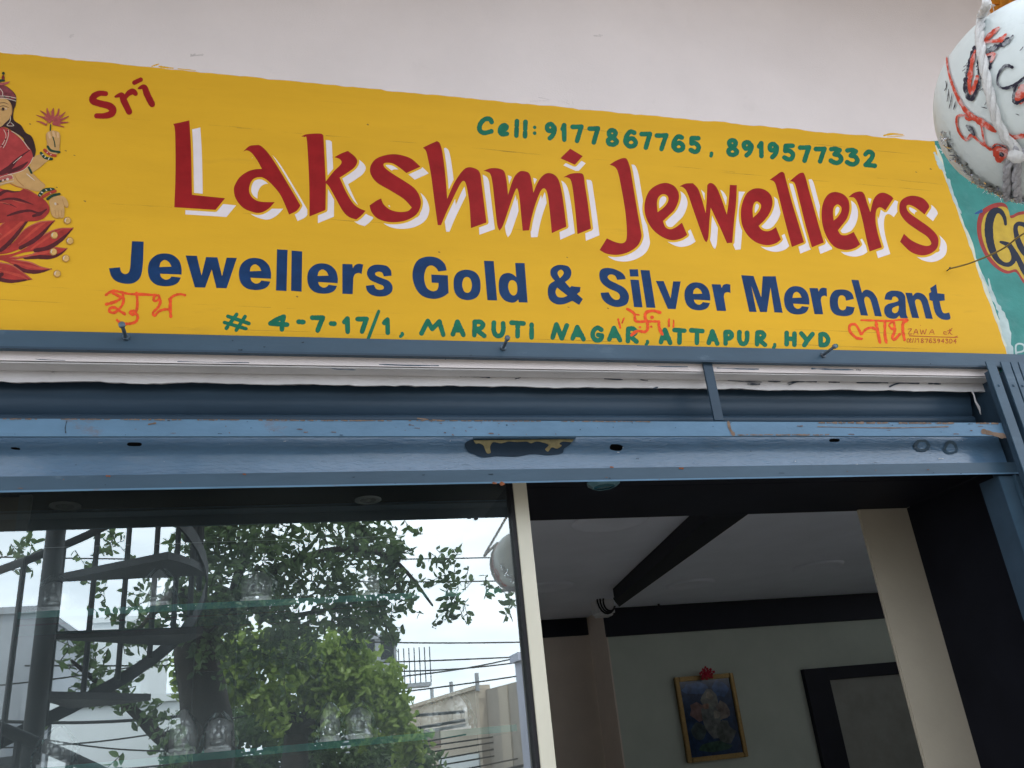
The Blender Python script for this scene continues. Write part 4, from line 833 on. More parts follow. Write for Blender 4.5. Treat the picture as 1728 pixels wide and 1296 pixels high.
# bottom rail: angle section whose underside shows
box('bottom_rail', SX0, SX1, .020, .024, 2.262, 2.301, M['steel'], sh, .001)
box('rail_flange', SX0, SX1, .0245, PY + .03, 2.2915, 2.2965, M['steel_dark'], sh)
V, F = [], []
for i in range(121):
    x = SX0 + (SX1 - SX0) * i / 120; w = .0010 * noise.noise(Vector((x * 6, 0, 0)))
    V += [(x, .0185 + w, 2.2605), (x, .0185 + w, 2.2645), (x, .0195, 2.2655)]
    if i: q_ = 3 * i; F += [(q_ - 3, q_, q_ + 1, q_ - 2), (q_ - 2, q_ + 1, q_ + 2, q_ - 1)]
obj('rail_edge', V, F, M['steel_worn'], sh)
pc = []
for (x, y, w) in ((845, 816, 5), (832, 815, 3), (1147, 790, 3), (180, 803, 2), (410, 800, 2), (1030, 788, 2)): pc += brush([(x, y), (x + 5, y + .5)], w, 3, .5)
obj('rust_spot', *on(.0180, union(pc)), mat('rust', (.20, .07, .03, 1), .8, var=.4, scale=60), sh, kind='stuff')
pc = []
for pts in ([(112, 716), (110, 728)], [(230, 706), (231, 716)], ): pc += brush(pts, 1.6, 3, .4)
# dents at the right end of the panel
for (px, py, w, h) in ((1556, 752, 30, 24), (1604, 756, 26, 26)):
    l = [Vector((px + w / 2 * math.cos(k * .57) * random.uniform(.8, 1.1), py + h / 2 * math.sin(k * .57) * random.uniform(.8, 1.1))) for k in range(11)]
    c = Vector((px, py)); V = [at(p.x, p.y, PY - .0038) for p in l] + [at(px, py, PY + .004)]
    obj('dent', V, [(k, (k + 1) % 11, 11) for k in range(11)], M['steel'], sh)

fb = thing('steel_cross_bar', 'worn blue flat bar with rusty edges crossing in front of the rolled shutter', 'steel bar', (.3, -.02, 2.42))
za, zb2_ = at(300, 706, -.022).z, at(300, 735, -.022).z
V, F = [], []
n = 160
for i in range(n + 1):
    x = SX0 + (2.326 - SX0) * i / n; sag = -.012 * ((x + .7) / 3.0) 
    w = .0006 * noise.noise(Vector((x * 5, 0, 0)))
    V += [(x, -.022, zb2_ + sag), (x, -.022 + w, za + sag - .001), (x, -.018, za + sag), (x, -.012, za + sag - .001), (x, -.012, zb2_ + sag)]
    if i:
        for k in range(5): q0 = 5 * (i - 1); F.append((q0 + k, q0 + 5 + k, q0 + 5 + (k + 1) % 5, q0 + (k + 1) % 5))
obj('flat_bar', V, F, M['steel_worn'], fb)
def onbar(pts, w, m, nm):
    obj(nm, *on(-.0232, union(brush(pts, w, 4, .5))), M[m] if isinstance(m, str) else m, fb, kind='stuff')
rust = mat('rust_stain', (.17, .12, .09, 1), .8, var=.4, scale=40)
def stain_line(x0, x1, yf, w):
    k = 14; pc = []
    for i in range(int((x1 - x0) / 7)):
        x = x0 + i * 7 + random.uniform(-3, 3)
        if noise.noise(Vector((x * .02, yf(x) * .1, 0))) > -.15: pc += brush([(x, yf(x)), (x + random.uniform(3, 9), yf(x) + random.uniform(-.5, .5))], random.uniform(.5, 1) * w, 3, .5, rnd=6)
    if pc: obj('rust_stain', *on(-.0234, union(pc)), rust, fb, kind='stuff')
ytop = lambda x: at_row(x, za); 
def at_row(x, z):
    lo, hi = 600, 800
    for _ in range(30):
        mid = (lo + hi) / 2
        p = at(x, mid, -.022); s_ = -.012 * ((p.x + .7) / 3.0)
        if p.z > z + s_: lo = mid
        else: hi = mid
    return lo
stain_line(0, 700, lambda x: at_row(x, za) + 1.2, 2.0); stain_line(700, 1100, lambda x: at_row(x, za) + 1.0, 1.6); stain_line(1380, 1690, lambda x: at_row(x, za) + 1.5, 3.0)
stain_line(1245, 1400, lambda x: at_row(x, zb2_) - 2, 2.2)
onbar([(1229, 712), (1232, 724), (1238, 733)], [3, 5, 5], rust, 'rust_stain'); onbar([(1660, 728), (1680, 733), (1700, 737)], 8, rust, 'rust_stain'); onbar([(1380, 720), (1500, 722), (1600, 720)], 1.6, rust, 'rust_stain')
onbar([(113, 710), (110, 722), (111, 731)], 1.8, 'crack', 'scratch'); onbar([(251, 716), (262, 714)], 2.4, rust, 'chip'); onbar([(730, 708), (745, 710)], 2, rust, 'chip'); onbar([(705, 706), (722, 708)], 2, rust, 'chip')
# thin flat strap hanging between the angle frame and the cross bar
a0, a1 = at(1191, 628, -.016), at(1208, 628, -.016); 
obj('strap', *bxd(a0.x, a1.x - .004, -.0115, -.003, at(1225, 706, -.01).z - .006, 2.6235), M['steel_dark'], fb)
# nicks, flecks and rust specks scattered on the old enamel
def flecks(par, x0, x1, ya, yb, y, n, seed, mats=('fleck_rust', 'fleck_white', 'fleck_dark'), big=1.0):
    rnd = random.Random(seed)
    for m in mats:
        pc = []
        for _ in range(n):
            x = rnd.uniform(x0, x1); t = rnd.random(); t = t if rnd.random() < .5 else (t ** 3 if rnd.random() < .5 else 1 - t ** 3)
            yy = ya(x) + (yb(x) - ya(x)) * (.04 + .92 * t); L_ = rnd.choice((1, 1, 2, 3, 7)) * rnd.uniform(.5, 1.3)
            pc += brush([(x, yy), (x + L_ * .5, yy + rnd.uniform(-.4, .4)), (x + L_, yy + rnd.uniform(-.6, .6))], rnd.uniform(.5, 1.5) * big, 2, .5, rnd=6)
        u = union(pc); obj('paint_fleck', [at(v.x, v.y, y) for v in u[0]], u[1], M[m], par, kind='stuff')
flecks(fb, 0, 1690, lambda x: at_row(x, za) + 1, lambda x: at_row(x, zb2_) - 1, -.0236, 20, 1, ('fleck_rust', 'fleck_dark'))
flecks(fb, 620, 900, lambda x: at_row(x, za) + 1, lambda x: at_row(x, zb2_) - 1, -.0237, 26, 2, ('fleck_rust',), .8)
flecks(bar, 0, 1690, lambda x: 563 + x * .0262, lambda x: 596 + x * .0215, -.0232, 12, 3, ('fleck_dark',))
flecks(sh, 0, 1640, lambda x: 742 - 0 * x, lambda x: 800 - .010 * x, PY - .0040, 14, 4, ('fleck_white', 'fleck_dark'), .6)
flecks(sh, 0, 1640, lambda x: 809 - .0115 * x, lambda x: 829 - .0175 * x, .0182, 9, 5, ('fleck_rust', 'fleck_dark'))
# guide channels at the right
for i, (x0, x1, lab, z0) in enumerate(((1666, 1682, 'first blue guide channel where the shutter bars end', .0), (1691, 1706, 'second blue steel channel, right of the dark gap', .0), (1708, 1719, 'thin blue channel fixed beside the second one', .0), (1721, 1760, 'broad blue channel at the right end of the steel frame', 0))):
    a, b = at(x0, 618, -.045), at(x1, 618, -.045)
    g = thing('guide_channel', lab, 'steel channel', (a.x, -.03, z0), 'steel channels on the right jamb')
    box('channel_face', a.x, b.x, -.045, -.040, z0 + .01, 2.622 + .012, M['steel'], g, .001)
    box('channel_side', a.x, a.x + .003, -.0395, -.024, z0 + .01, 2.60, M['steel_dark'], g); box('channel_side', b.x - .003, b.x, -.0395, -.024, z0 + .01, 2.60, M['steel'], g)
    for zz in (2.545, 2.1, 1.6):
        V, F = lathe([(.0, -.0035), (.0035, -.003), (.0045, 0)], 8, 'Y', ((a.x + b.x) / 2, -.0455, zz)); obj('rivet', V, F, M['steel'], g, True)
ja = at(1650, 808, .115); jb = at(1722, 808, .034)
jm = thing('shutter_guide', 'blue shutter guide below the shutter on the right side of the doorway', 'steel channel', (ja.x, .03, 0))
box('guide_face', ja.x + .002, jb.x, .030, .036, 0.02, 2.2585, M['steel'], jm, .001)
box('guide_side', ja.x - .0005, ja.x + .0015, .0305, .115, 0.02, 2.2585, M['steel_dark'], jm)
box('guide_lip', ja.x + .055, ja.x + .060, .018, .0295, 0.02, 2.2585, M['steel'], jm)
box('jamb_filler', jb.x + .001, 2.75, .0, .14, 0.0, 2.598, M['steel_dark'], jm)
# white drip of plaster
a, b = at(1640, 660, .055), at(1656, 700, .075)
dr = [a.lerp(b, t) + Vector((.002 * math.sin(t * 11), 0, 0)) for t in [k / 10 for k in range(11)]]
tag(obj('plaster_drip', *tube(dr, [.003, .003, .0025, .003, .003, .0035, .004, .0045, .003, .002, .0015], 7), M['plaster'], None, True), 'white drip of plaster hanging in the dark gap near the right guide', 'plaster drip')
# nail with a wire crossing the teal sign
a = at(1599, 456, -.004); w1 = at(1640, 443, -.10); w2 = at(1690, 421, -.22); w3 = at(1728, 394, -.33); w4 = at(1800, 360, -.5)
wr = thing('nail_and_wire', 'olive wire tied to a small nail at the right end of the yellow sign', 'wire', a)
obj('nail', *tube([a + Vector((0, .006, 0)), a + Vector((0, -.012, 0)), a + Vector((0, -.0125, 0)), a + Vector((0, -.015, 0))], [.002, .002, .0048, .0048], 8), M['iron'], wr)
def cr(pts, n=10):
    o = []; 
    for i in range(len(pts) - 1):
        p0, p1, p2, p3 = pts[max(i - 1, 0)], pts[i], pts[i + 1], pts[min(i + 2, len(pts) - 1)]
        for k in range(n):
            t = k / n; o.append(.5 * ((2 * p1) + (p2 - p0) * t + (2 * p0 - 5 * p1 + 4 * p2 - p3) * t * t + (3 * p1 - p0 - 3 * p2 + p3) * t ** 3))
    o.append(pts[-1]); return o
obj('wire', *tube(cr([a + Vector((0, -.010, 0)), w1, w2, w3, w4]), .0030, 8), mat('olive_wire', (.22, .17, .07, 1), .5), wr, True)

# ================================================================== SHOWCASE WINDOW
pa, pb = at(866, 820, .17), at(889, 820, .17)
post = thing('window_post', 'cream powder coated upright post between the glass window and the open doorway', 'post', (pa.x, .19, 0))
box('post_profile', pa.x, pb.x, .172, .21, 0, 2.325, M['aluminium'], post, .0015)
box('post_gasket', pa.x - .011, pa.x - .0005, .176, .215, 0, 2.325, M['gasket'], post)
gz0, gz1 = .9, 2.322
gy = lambda z: .20 - (z - 2.0) * math.tan(GT)
glass = thing('shop_window', 'large reflective glass pane of the display window mirroring tree and sky', 'window', (0, .2, .9))
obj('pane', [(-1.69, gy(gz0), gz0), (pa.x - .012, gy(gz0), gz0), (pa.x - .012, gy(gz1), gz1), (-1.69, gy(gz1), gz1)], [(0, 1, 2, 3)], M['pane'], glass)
box('sill', -1.69, pa.x - .012, .14, .30, .86, .899, M['soffit_brown'], glass)
case = thing('display_case', 'dark laminate display case behind the shop window, with brown side panels', 'display case', (0, .5, 0))
box('back_panel', -1.69, .63, .800, .815, 0.0, 2.324, mat('dark_olive_laminate', (.030, .032, .024, 1), .3, var=.2, scale=4), case)
box('base_cabinet', -1.69, .63, .305, .799, 0.0, .9, M['soffit_brown'], case)
e0 = at(62, 1000, .30)
box('side_panel', e0.x - .30, at(26, 1000, .30).x, .26, .30, .901, 2.324, mat('brown_side_panel', (.24, .20, .15, 1), .5), case)
box('side_panel', at(8, 1000, .30).x + 0.02, at(34, 1000, .25).x, .24, .255, .901, 2.324, mat('grey_trim', (.22, .22, .21, 1), .3), case)
xs = at(325, 1150, .78).x
for px in (325, 396): box('sliding_joint', at(px, 1150, .795).x, at(px + 2, 1150, .795).x, .792, .7985, .91, 2.0, mat('grey_joint', (.12, .13, .12, 1), .3), case)
box('back_inset', at(330, 1100, .79).x, at(395, 1100, .79).x, .785, .7915, at(330, 1135, .79).z, at(330, 1030, .79).z, mat('brown_inset', (.055, .038, .028, 1), .5), case)
box('back_inset', at(402, 1100, .79).x, at(462, 1100, .79).x, .785, .7915, at(430, 1085, .79).z, at(430, 1025, .79).z, mat('olive_inset', (.11, .12, .075, 1), .5), case)
# glass shelves
def shelf(nm, z, y0, y1, x0, x1, lab):
    t = thing('glass_shelf', lab, 'shelf', (x0, y0, z), 'glass shelves in the display case')
    box('shelf_plate', x0, x1, y0 + .002, y1, z - .0165, z - .0005, M['shelf'], t)
    box('shelf_edge', x0, x1, y0, y0 + .0018, z - .0175, z, M['shelf_edge'], t)
    box('shelf_edge', x0, x1, y1 + .0002, y1 + .002, z - .014, z, M['shelf_edge'], t)
Z1 = at(430, 1013, .32).z; Z2 = at(600, 1247, .28).z
shelf('a', Z1, .32, .60, -1.2, .63, 'upper green edged glass shelf holding a few silver idols')
shelf('b', Z2, .28, .60, -1.2, .63, 'lower green edged glass shelf carrying wrapped silver idols')
# recessed downlights in the case ceiling
def downlight(px, py, z, lab, y=None):
    c = atz(px, py, z); t = thing('downlight', lab, 'downlight', c, 'recessed downlights')
    obj('trim_ring', *lathe([(.040, 0), (.040, -.003), (.034, -.005), (.024, -.003)], 28, c=c), mat('brushed_nickel', (.80, .80, .82, 1), .5, spec=.5), t, True)
    obj('baffle', *lathe([(.0238, -.0032), (.017, .0), (.012, -.0005), (0, -.0005)], 24, c=c + Vector((0, 0, -.0006))), mat('lamp_white', (.45, .45, .46, 1), .4), t, True)
    obj('lamp', *lathe([(.009, -.002), (.006, -.006), (0, -.007)], 12, c=c), mat('lamp_lens', (.7, .7, .7, 1), .15), t, True)
downlight(110, 853, 2.326, 'round recessed downlight at the far left above the display case'); downlight(621, 843, 2.326, 'round recessed downlight in the middle above the display case')
c = at(1018, 806, .12); c = atz(1018, 812, 2.333)
c.y = .225; c.x = at(1018, 812, c.y).x
t = thing('glass_downlight', 'teal rimmed glass downlight peeping out under the shutter edge right of the post', 'downlight', c)
obj('glass_rim', *lathe([(.050, 0), (.052, -.010), (.036, -.022), (.0, -.024)], 8, c=c), mat('teal_glass', (.025, .09, .12, 1), .1), t); obj('glass_edge', *lathe([(.0525, -.009), (.0545, -.012), (.0365, -.025), (.034, -.0245)], 8, c=c), mat('pale_glass', (.10, .20, .24, 1), .15), t)

# ---- silver idols, each wrapped in clear plastic
def blob(c, sx, sy, sz, n=8, m_=6):
    V, F = [], []
    for i in range(m_ + 1):
        a = math.pi * i / m_
        for k in range(n):
            b_ = 2 * math.pi * k / n; V.append((c[0] + sx * math.sin(a) * math.cos(b_), c[1] + sy * math.sin(a) * math.sin(b_), c[2] + sz * math.cos(a)))
    for i in range(m_):
        for k in range(n): F.append((i * n + k, i * n + (k + 1) % n, (i + 1) * n + (k + 1) % n, (i + 1) * n + k))
    return V, F
def crumple(vf, amp, f, seed):
    return [Vector(v) + noise.noise_vector(Vector(v) * f + Vector((seed, 0, 0))) * amp for v in vf[0]], vf[1]
def arch(w, h, d, kind, seed):
    pr = [Vector((-w, 0)), Vector((w, 0)), Vector((w, h * .55))]
    for k in range(1, 12):
        g = math.pi * k / 12; top_ = h if kind != 'point' else h * (1 + .18 * math.sin(g) ** 6)
        pr.append(Vector((w * math.cos(g) * (1.12 if kind == 'round' else 1), h * .55 + (top_ - h * .55) * math.sin(g))))
    pr.append(Vector((-w, h * .55))); n = len(pr)
    V = [(p.x, d, p.y) for p in pr] + [(p.x * .93, -d * .2, p.y * .97) for p in pr] + [(0, -d * .1, h * .45)]
    F = [(k, (k + 1) % n, n + (k + 1) % n, n + k) for k in range(n)] + [(n + k, n + (k + 1) % n, 2 * n) for k in range(n)]
    return V, F
def idol(px, py_base, y, z, hpx, wpx, kind, lab, seed, bag=1.0, grp='silver idols on the glass shelves'):
    c = at(px, py_base, y); sc = (CAM - c).length / FPX; h, w = hpx * sc, wpx * sc / 2
    t = thing('silver_idol', lab, 'idol', Vector((c.x, y, z)), grp)
    def put(nm, vf, m, sm=True):
        V = [Vector((c.x, y, z + .0006)) + Vector(v) for v in vf[0]]; return obj(nm, V, vf[1], M[m], t, sm)
    put('pedestal', crumple(merge([bxd(-w * .95, w * .95, -w * .45, w * .5, 0, h * .10), bxd(-w * .8, w * .8, -w * .36, w * .4, h * .105, h * .17)]), .001, 60, seed), 'silver', False)
    put('backplate', crumple(arch(w * .92, h * .98, w * .35, kind, seed), .003, 75, seed), 'silver')
    figv = merge([blob((0, -w * .18, h * .26), w * .62, w * .38, h * .10), blob((0, -w * .2, h * .44), w * .34, w * .28, h * .17), blob((0, -w * .24, h * .69), w * .21, w * .2, h * .10), blob((0, -w * .2, h * .83), w * .15, w * .15, h * .09),
                  blob((-w * .45, -w * .16, h * .42), w * .13, w * .14, h * .13), blob((w * .45, -w * .16, h * .42), w * .13, w * .14, h * .13), blob((-w * .5, -w * .1, h * .62), w * .10, w * .1, h * .09), blob((w * .5, -w * .1, h * .62), w * .10, w * .1, h * .09)])
    put('figure', crumple(figv, .0022, 130, seed), 'silver')
    if bag:
        bw, bh = w * 1.35 * bag, h * 1.12; V, F = [], []; nn, mm = 20, 9
        for i in range(mm + 1):
            u = i / mm; rr = (1 - u ** 3 * .75)
            for k in range(nn):
                g = 2 * math.pi * k / nn; j = 1 + .22 * noise.noise(Vector((math.cos(g) * 2.3, math.sin(g) * 2.3 + seed, u * 3)))
                V.append(Vector((bw * rr * math.cos(g) * j, min(bw, .05) * .8 * rr * math.sin(g) * j, bh * u * (1 + .06 * noise.noise(Vector((g, seed, 0)))) + .001)))
        for i in range(mm):
            for k in range(nn): F.append((i * nn + k, i * nn + (k + 1) % nn, (i + 1) * nn + (k + 1) % nn, (i + 1) * nn + k))
        put('plastic_bag', (V, F), 'plastic', False)
ID = [(265, 1020, 1, 52, 44, 'point', 'seated silver idol at the left of the upper shelf, below the spiral stair reflection'), (432, 1013, 1, 52, 50, 'round', 'broad silver idol in plastic in the middle of the upper shelf'),
      (88, 1026, 1, 48, 46, 'round', 'dim crinkled silver idol at the far left of the upper shelf'), (625, 1007, 1, 40, 34, 'point', 'faint small silver idol at the right of the upper shelf'),
      (306, 1271, 2, 56, 42, 'point', 'pointed silver idol of the left pair on the lower shelf'), (368, 1263, 2, 50, 40, 'round', 'round topped silver idol of the left pair on the lower shelf'),
      (557, 1249, 2, 50, 34, 'point', 'narrow silver idol of the middle pair on the lower shelf'), (606, 1245, 2, 48, 42, 'round', 'round silver idol of the middle pair on the lower shelf'),
      (735, 1234, 2, 42, 44, 'round', 'silver piece in shiny plastic at the right of the lower shelf'), (771, 1228, 2, 50, 44, 'point', 'spiky wrapped silver piece nearest the post on the lower shelf'),
      (92, 1290, 2, 46, 44, 'point', 'washed out silver idol at the far left of the lower shelf')]
for i, (px, py, s_, h, w, k, lab) in enumerate(ID):
    y = .365 if s_ == 1 else .33
    idol(px, py, y, Z1 if s_ == 1 else Z2, h, w, k, lab, i * 3.7)

# ================================================================== ROOM OBJECTS
cb = at(1020, 1016, YB - .45)
wb = thing('wall_box', 'white wall box with looped black cables at the foot of the dark ceiling beam', 'junction box', cb)
s_ = (cb - CAM).length / FPX
hw_, hh_ = 17 * s_, 22 * s_
box('box_body', cb.x - hw_, cb.x + hw_ * .8, cb.y - .05, cb.y + .12, cb.z - hh_, cb.z + hh_, M['box_white'], wb, .02)
for k in range(3):
    pts = [cb + Vector((hw_ * (math.cos(g) * (.9 - .15 * k) - .1 + .1 * k), -.07 - .01 * k, hh_ * (math.sin(g) * (1.05 - .2 * k) + .1 - .12 * k))) for g in [R_(10 + 320 * i / 16) for i in range(17)]]
    obj('cable_loop', *tube(pts, .008, 6), M['cable'], wb, True)
pts = [atz(px, py, ZC - .04) for px, py in ((1098, 1002), (1108, 1006), (1114, 1016))]
pts = [at(px, py, YB - .1) for px, py in ((1088, 999), (1100, 1002), (1108, 1010), (1112, 1022))]
tag(obj('stray_cable', *tube(cr(pts, 5), .010, 6), M['cable'], None, True), 'black cable curling over the dark wall band', 'cable')
yb = YB - .03
pf = thing('picture_frame', 'gilt framed picture with a blue sky hanging on the pale green wall', 'picture', at(1195, 1210, yb))
cs = [at(1137, 1143, yb), at(1236, 1136, yb), at(1262, 1278, yb), at(1160, 1287, yb)]
x0, x1, z0, z1 = cs[0].x, cs[1].x, (cs[2].z + cs[3].z) / 2, (cs[0].z + cs[1].z) / 2
x1 = (cs[1].x + cs[2].x) / 2; x0 = (cs[0].x + cs[3].x) / 2
fw = .040
for (a0, a1, b0, b1) in ((x0, x0 + fw, z0, z1), (x1 - fw, x1, z0, z1), (x0 + fw + .001, x1 - fw - .001, z0, z0 + fw), (x0 + fw + .001, x1 - fw - .001, z1 - fw, z1)):
    box('frame_moulding', a0, a1, yb - .02, yb + .02, b0, b1, M['gold'], pf, .006)
def pr(nm, pts, col, lv, k=.5):
    """a soft patch of the print, given in fractions of the picture's width and height"""
    l = [Vector((p[0], p[1])) for p in smooth(pts, 5)]; V, F = union([l])
    o = obj(nm, [(x0 + fw + (x1 - x0 - 2 * fw) * v.x, yb - .0004 * lv, z1 - fw - (z1 - z0 - 2 * fw) * v.y) for v in V], F, mat('print_ink', col, .12, spec=.8, var=.55, scale=16), pf)
    return o
pr('print', [(0, 0, 1), (1, 0, 1), (1, 1, 1), (0, 1, 1)], (.020, .040, .085, 1), 0)
rnd = random.Random(5)
def patch(cx_, cy_, rx, ry, col, lv):
    pr('print_cloud', [(min(.98, max(.02, cx_ + rx * math.cos(g) * rnd.uniform(.65, 1.15))), min(.98, max(.02, cy_ + ry * math.sin(g) * rnd.uniform(.65, 1.15)))) for g in [k * .57 for k in range(11)]], col, lv)
patch(.30, .10, .26, .09, (.035, .09, .22, 1), 1); patch(.78, .14, .18, .12, (.03, .08, .20, 1), 2)
patch(.55, .30, .20, .17, (.16, .16, .14, 1), 3); patch(.30, .42, .22, .12, (.16, .10, .09, 1), 4); patch(.76, .44, .16, .14, (.17, .14, .12, 1), 5)
patch(.52, .56, .24, .22, (.12, .13, .12, 1), 6); patch(.55, .22, .08, .06, (.26, .23, .18, 1), 7); patch(.22, .68, .15, .12, (.05, .07, .07, 1), 8); patch(.74, .72, .18, .16, (.09, .10, .09, 1), 9)
patch(.48, .90, .40, .08, (.035, .075, .055, 1), 10); patch(.45, .36, .06, .05, (.24, .14, .10, 1), 11); patch(.62, .48, .07, .06, (.22, .20, .17, 1), 12)
fc = at(1190, 1137, yb - .04)
pt = []
for k in range(22):
    g = k * 2.4; r_ = .012 + .0022 * k; a = fc + Vector((r_ * math.cos(g), -.03 + .02 * random.random(), r_ * math.sin(g) * .75)); d = Vector((math.cos(g), -.2, math.sin(g))) * .022; s2 = Vector((-math.sin(g), 0, math.cos(g))) * .013
    pt.append(([a - s2, a + s2, a + d + s2 * .7 + Vector((0, -.008, 0)), a + d - s2 * .7], [(0, 1, 2, 3)]))
t = thing('red_flower', 'small red flower stuck on top of the gilt picture frame', 'flower', fc)
obj('petals', *merge(pt), M['flower'], t, kind='stuff'); obj('heart', *blob(fc + Vector((0, -.015, 0)), .022, .012, .018), M['flower'], t, True)

# ================================================================== HANGING GOURD
dg = ray(1757, 165); GR = .150
ang = math.atan(.5 * ((ray(1583, 158).angle(dg)) + ray(1700, 338).angle(dg)))
dist = GR / math.sin(ang); GC = CAM + dg * dist
gt = thing('hanging_gourd', 'white ash gourd painted with red and black charms, hung by twine at the right', 'gourd', GC)
V, F = [], []
n, m_ = 48, 32
for i in range(m_ + 1):
    a = math.pi * i / m_
    for k in range(n):
        b_ = 2 * math.pi * k / n; d = Vector((math.sin(a) * math.cos(b_), math.sin(a) * math.sin(b_), math.cos(a)))
        V.append(GC + d * GR * (1 + .006 * noise.noise(d * 3) + .003 * math.cos(9 * b_) * math.sin(a)))
for i in range(m_):
    for k in range(n): F.append((i * n + k, i * n + (k + 1) % n, (i + 1) * n + (k + 1) % n, (i + 1) * n + k))
obj('skin', V, F, M['gourd'], gt, True)
def sph(px, py, lift=.002):
    d = ray(px, py); oc = CAM - GC; rr = GR * 1.006 + lift
    b_ = d.dot(oc); c_ = oc.dot(oc) - rr * rr; q = b_ * b_ - c_
    if q < 0:                                     # past the outline: the nearest point of the skin
        p = CAM + d * (-b_); return GC + (p - GC).normalized() * rr
    return CAM + d * (-b_ - math.sqrt(q))
def mark(nm, pts, w, m, lift, blk=R1, wob=.25):
    u = union(brush(T(blk, pts), [k / blk[2] for k in w] if isinstance(w, (list, tuple)) else w / blk[2], 5, wob, rnd=7))
    obj(nm, [sph(v.x, v.y, lift) for v in u[0]], u[1], M[m], gt, kind='stuff')
k = 1
mark('red_mark', [(505, 410), (520, 520), (560, 650), (620, 770), (680, 840), (760, 890), (860, 955)], [10, 14, 20, 26, 40, 46, 30], 'gourd_red', .0014)
mark('black_mark', [(715, 345), (680, 420), (655, 540), (640, 640), (680, 730), (720, 660), (745, 560), (735, 430), (715, 350)], 26, 'gourd_black', .0010, wob=.6)
mark('red_mark', [(715, 370), (695, 440), (680, 540), (672, 620), (685, 680), (715, 610), (730, 560)], [18, 30, 34, 30, 26, 30, 24], 'gourd_red', .0016)
mark('black_mark', [(990, 260), (930, 310), (850, 350), (800, 385), (830, 420), (820, 500)], [10, 34, 30, 34, 30, 20], 'gourd_black', .0010, wob=.6)
mark('red_mark', [(890, 200), (840, 240), (785, 300), (830, 300), (900, 290), (940, 250)], [16, 34, 26, 20, 40, 20], 'gourd_red', .0016); mark('red_mark', [(805, 400), (850, 395), (830, 450)], [20, 34, 14], 'gourd_red', .0018)
mark('black_mark', [(985, 490), (940, 478), (895, 520), (875, 590), (905, 640), (970, 635), (1030, 600), (1080, 560), (1150, 500)], [26, 22, 18, 16, 18, 26, 24, 20, 20], 'gourd_black', .0020)
mark('red_mark', [(1090, 620), (1060, 660), (1040, 720)], [40, 74, 70], 'gourd_red', .0018); mark('black_mark', [(1030, 600), (1000, 660), (995, 730), (1020, 750), (1080, 720)], [18, 18, 22, 26, 18], 'gourd_black', .0022)
mark('red_mark', [(640, 840), (590, 845), (578, 890), (600, 970), (650, 1020), (690, 985), (740, 1030), (790, 1060)], [16, 18, 16, 16, 20, 24, 18, 26], 'gourd_red', .0016); mark('red_mark', [(640, 840), (660, 870), (720, 860)], [14, 22, 26], 'gourd_red', .0018); mark('red_mark', [(760, 900), (770, 980), (790, 1060), (830, 1090)], [20, 16, 14, 22], 'gourd_red', .0019)
mark('black_mark', [(650, 915), (680, 940), (705, 980)], [12, 34, 18], 'gourd_black', .0022); mark('red_mark', [(870, 1080), (900, 1110), (890, 1160)], [60, 100, 60], 'gourd_red', .0020); mark('black_mark', [(840, 1080), (880, 1058), (940, 1080)], 9, 'gourd_black', .0025); mark('black_mark', [(905, 1125), (912, 1130)], 34, 'gourd_black', .0026)
mark('red_mark', [(940, 960), (980, 1000), (1040, 995), (1120, 980), (1250, 960)], [14, 30, 34, 30, 30], 'gourd_red', .0016)
for p0_, p1_ in (((500, 590), (505, 640)), ((520, 650), (510, 740)), ((545, 680), (525, 790)), ((570, 740), (555, 800)), ((500, 640), (490, 660)), ((725, 280), (720, 310)), ((800, 730), (785, 765)), ((1010, 830), (1035, 840)), ((1065, 340), (1040, 370)), ((760, 780), (800, 790))):
    mark('black_mark', [p0_, ((p0_[0] + p1_[0]) / 2 + 3, (p0_[1] + p1_[1]) / 2), p1_], [3, 8, 4], 'gourd_black', .0012)
for k_ in range(26):
    x, y = random.uniform(620, 660), random.uniform(350, 700); mark('black_mark', [(x + 20, y), (x - 2, y + 18)], [3, 5], 'gourd_black', .0009) if k_ % 2 else mark('black_mark', [(x + 95, y), (x + 120, y - 22)], [5, 3], 'gourd_black', .0009)
def twine(nm, path, R, m, tw=26, strands=3, n=6, par=gt):
    """twisted strands round a path"""
    pp = cr(path, 8); L_ = 0; parts = [[] for _ in range(strands)]
    for i, p in enumerate(pp):
        t = (pp[min(i + 1, len(pp) - 1)] - pp[max(i - 1, 0)]).normalized()
        if i: L_ += (pp[i] - pp[i - 1]).length
        a = t.cross(Vector((.3, 1, .1))).normalized(); b_ = t.cross(a)
        for s in range(strands):
            g = L_ / R / 6.2 * math.pi * 2 * .5 + 2 * math.pi * s / strands
            parts[s].append(p + (a * math.cos(g) + b_ * math.sin(g)) * R * .5)
    obj(nm, *merge([tube(q, R * .62, n) for q in parts]), M[m], par, True)
def dens(l, k=4):
    o = []
    for i in range(len(l) - 1):
        for j in range(k): o.append(l[i].lerp(l[i + 1], j / k))
    return o + [l[-1]]
rp_ = [sph(1480 + x / 4.32, y / 4.32, .006) for x, y in ((760, 120), (748, 250), (762, 400), (790, 540), (820, 680), (850, 800), (885, 910), (945, 1015), (1010, 1080), (1060, 1130), (1110, 1150))]
up0 = at(1480 + 800 / 4.32, 30 / 4.32, GC.y - .10); up1 = at(1480 + 850 / 4.32, -60 / 4.32, GC.y - .06)
topk = GC + Vector((0, -.02, GR + .16))
HK = Vector((GC.x, GC.y, 4.50))
twine('twine', dens([topk, up0] + rp_, 3), .0062, 'rope')
twine('twine', dens([sph(1728, 262, .006), sph(1712, 250, .006), sph(1700, 285, .006), sph(1699, 318, .004), sph(1698, 338, .003)], 3), .0060, 'rope_grey')
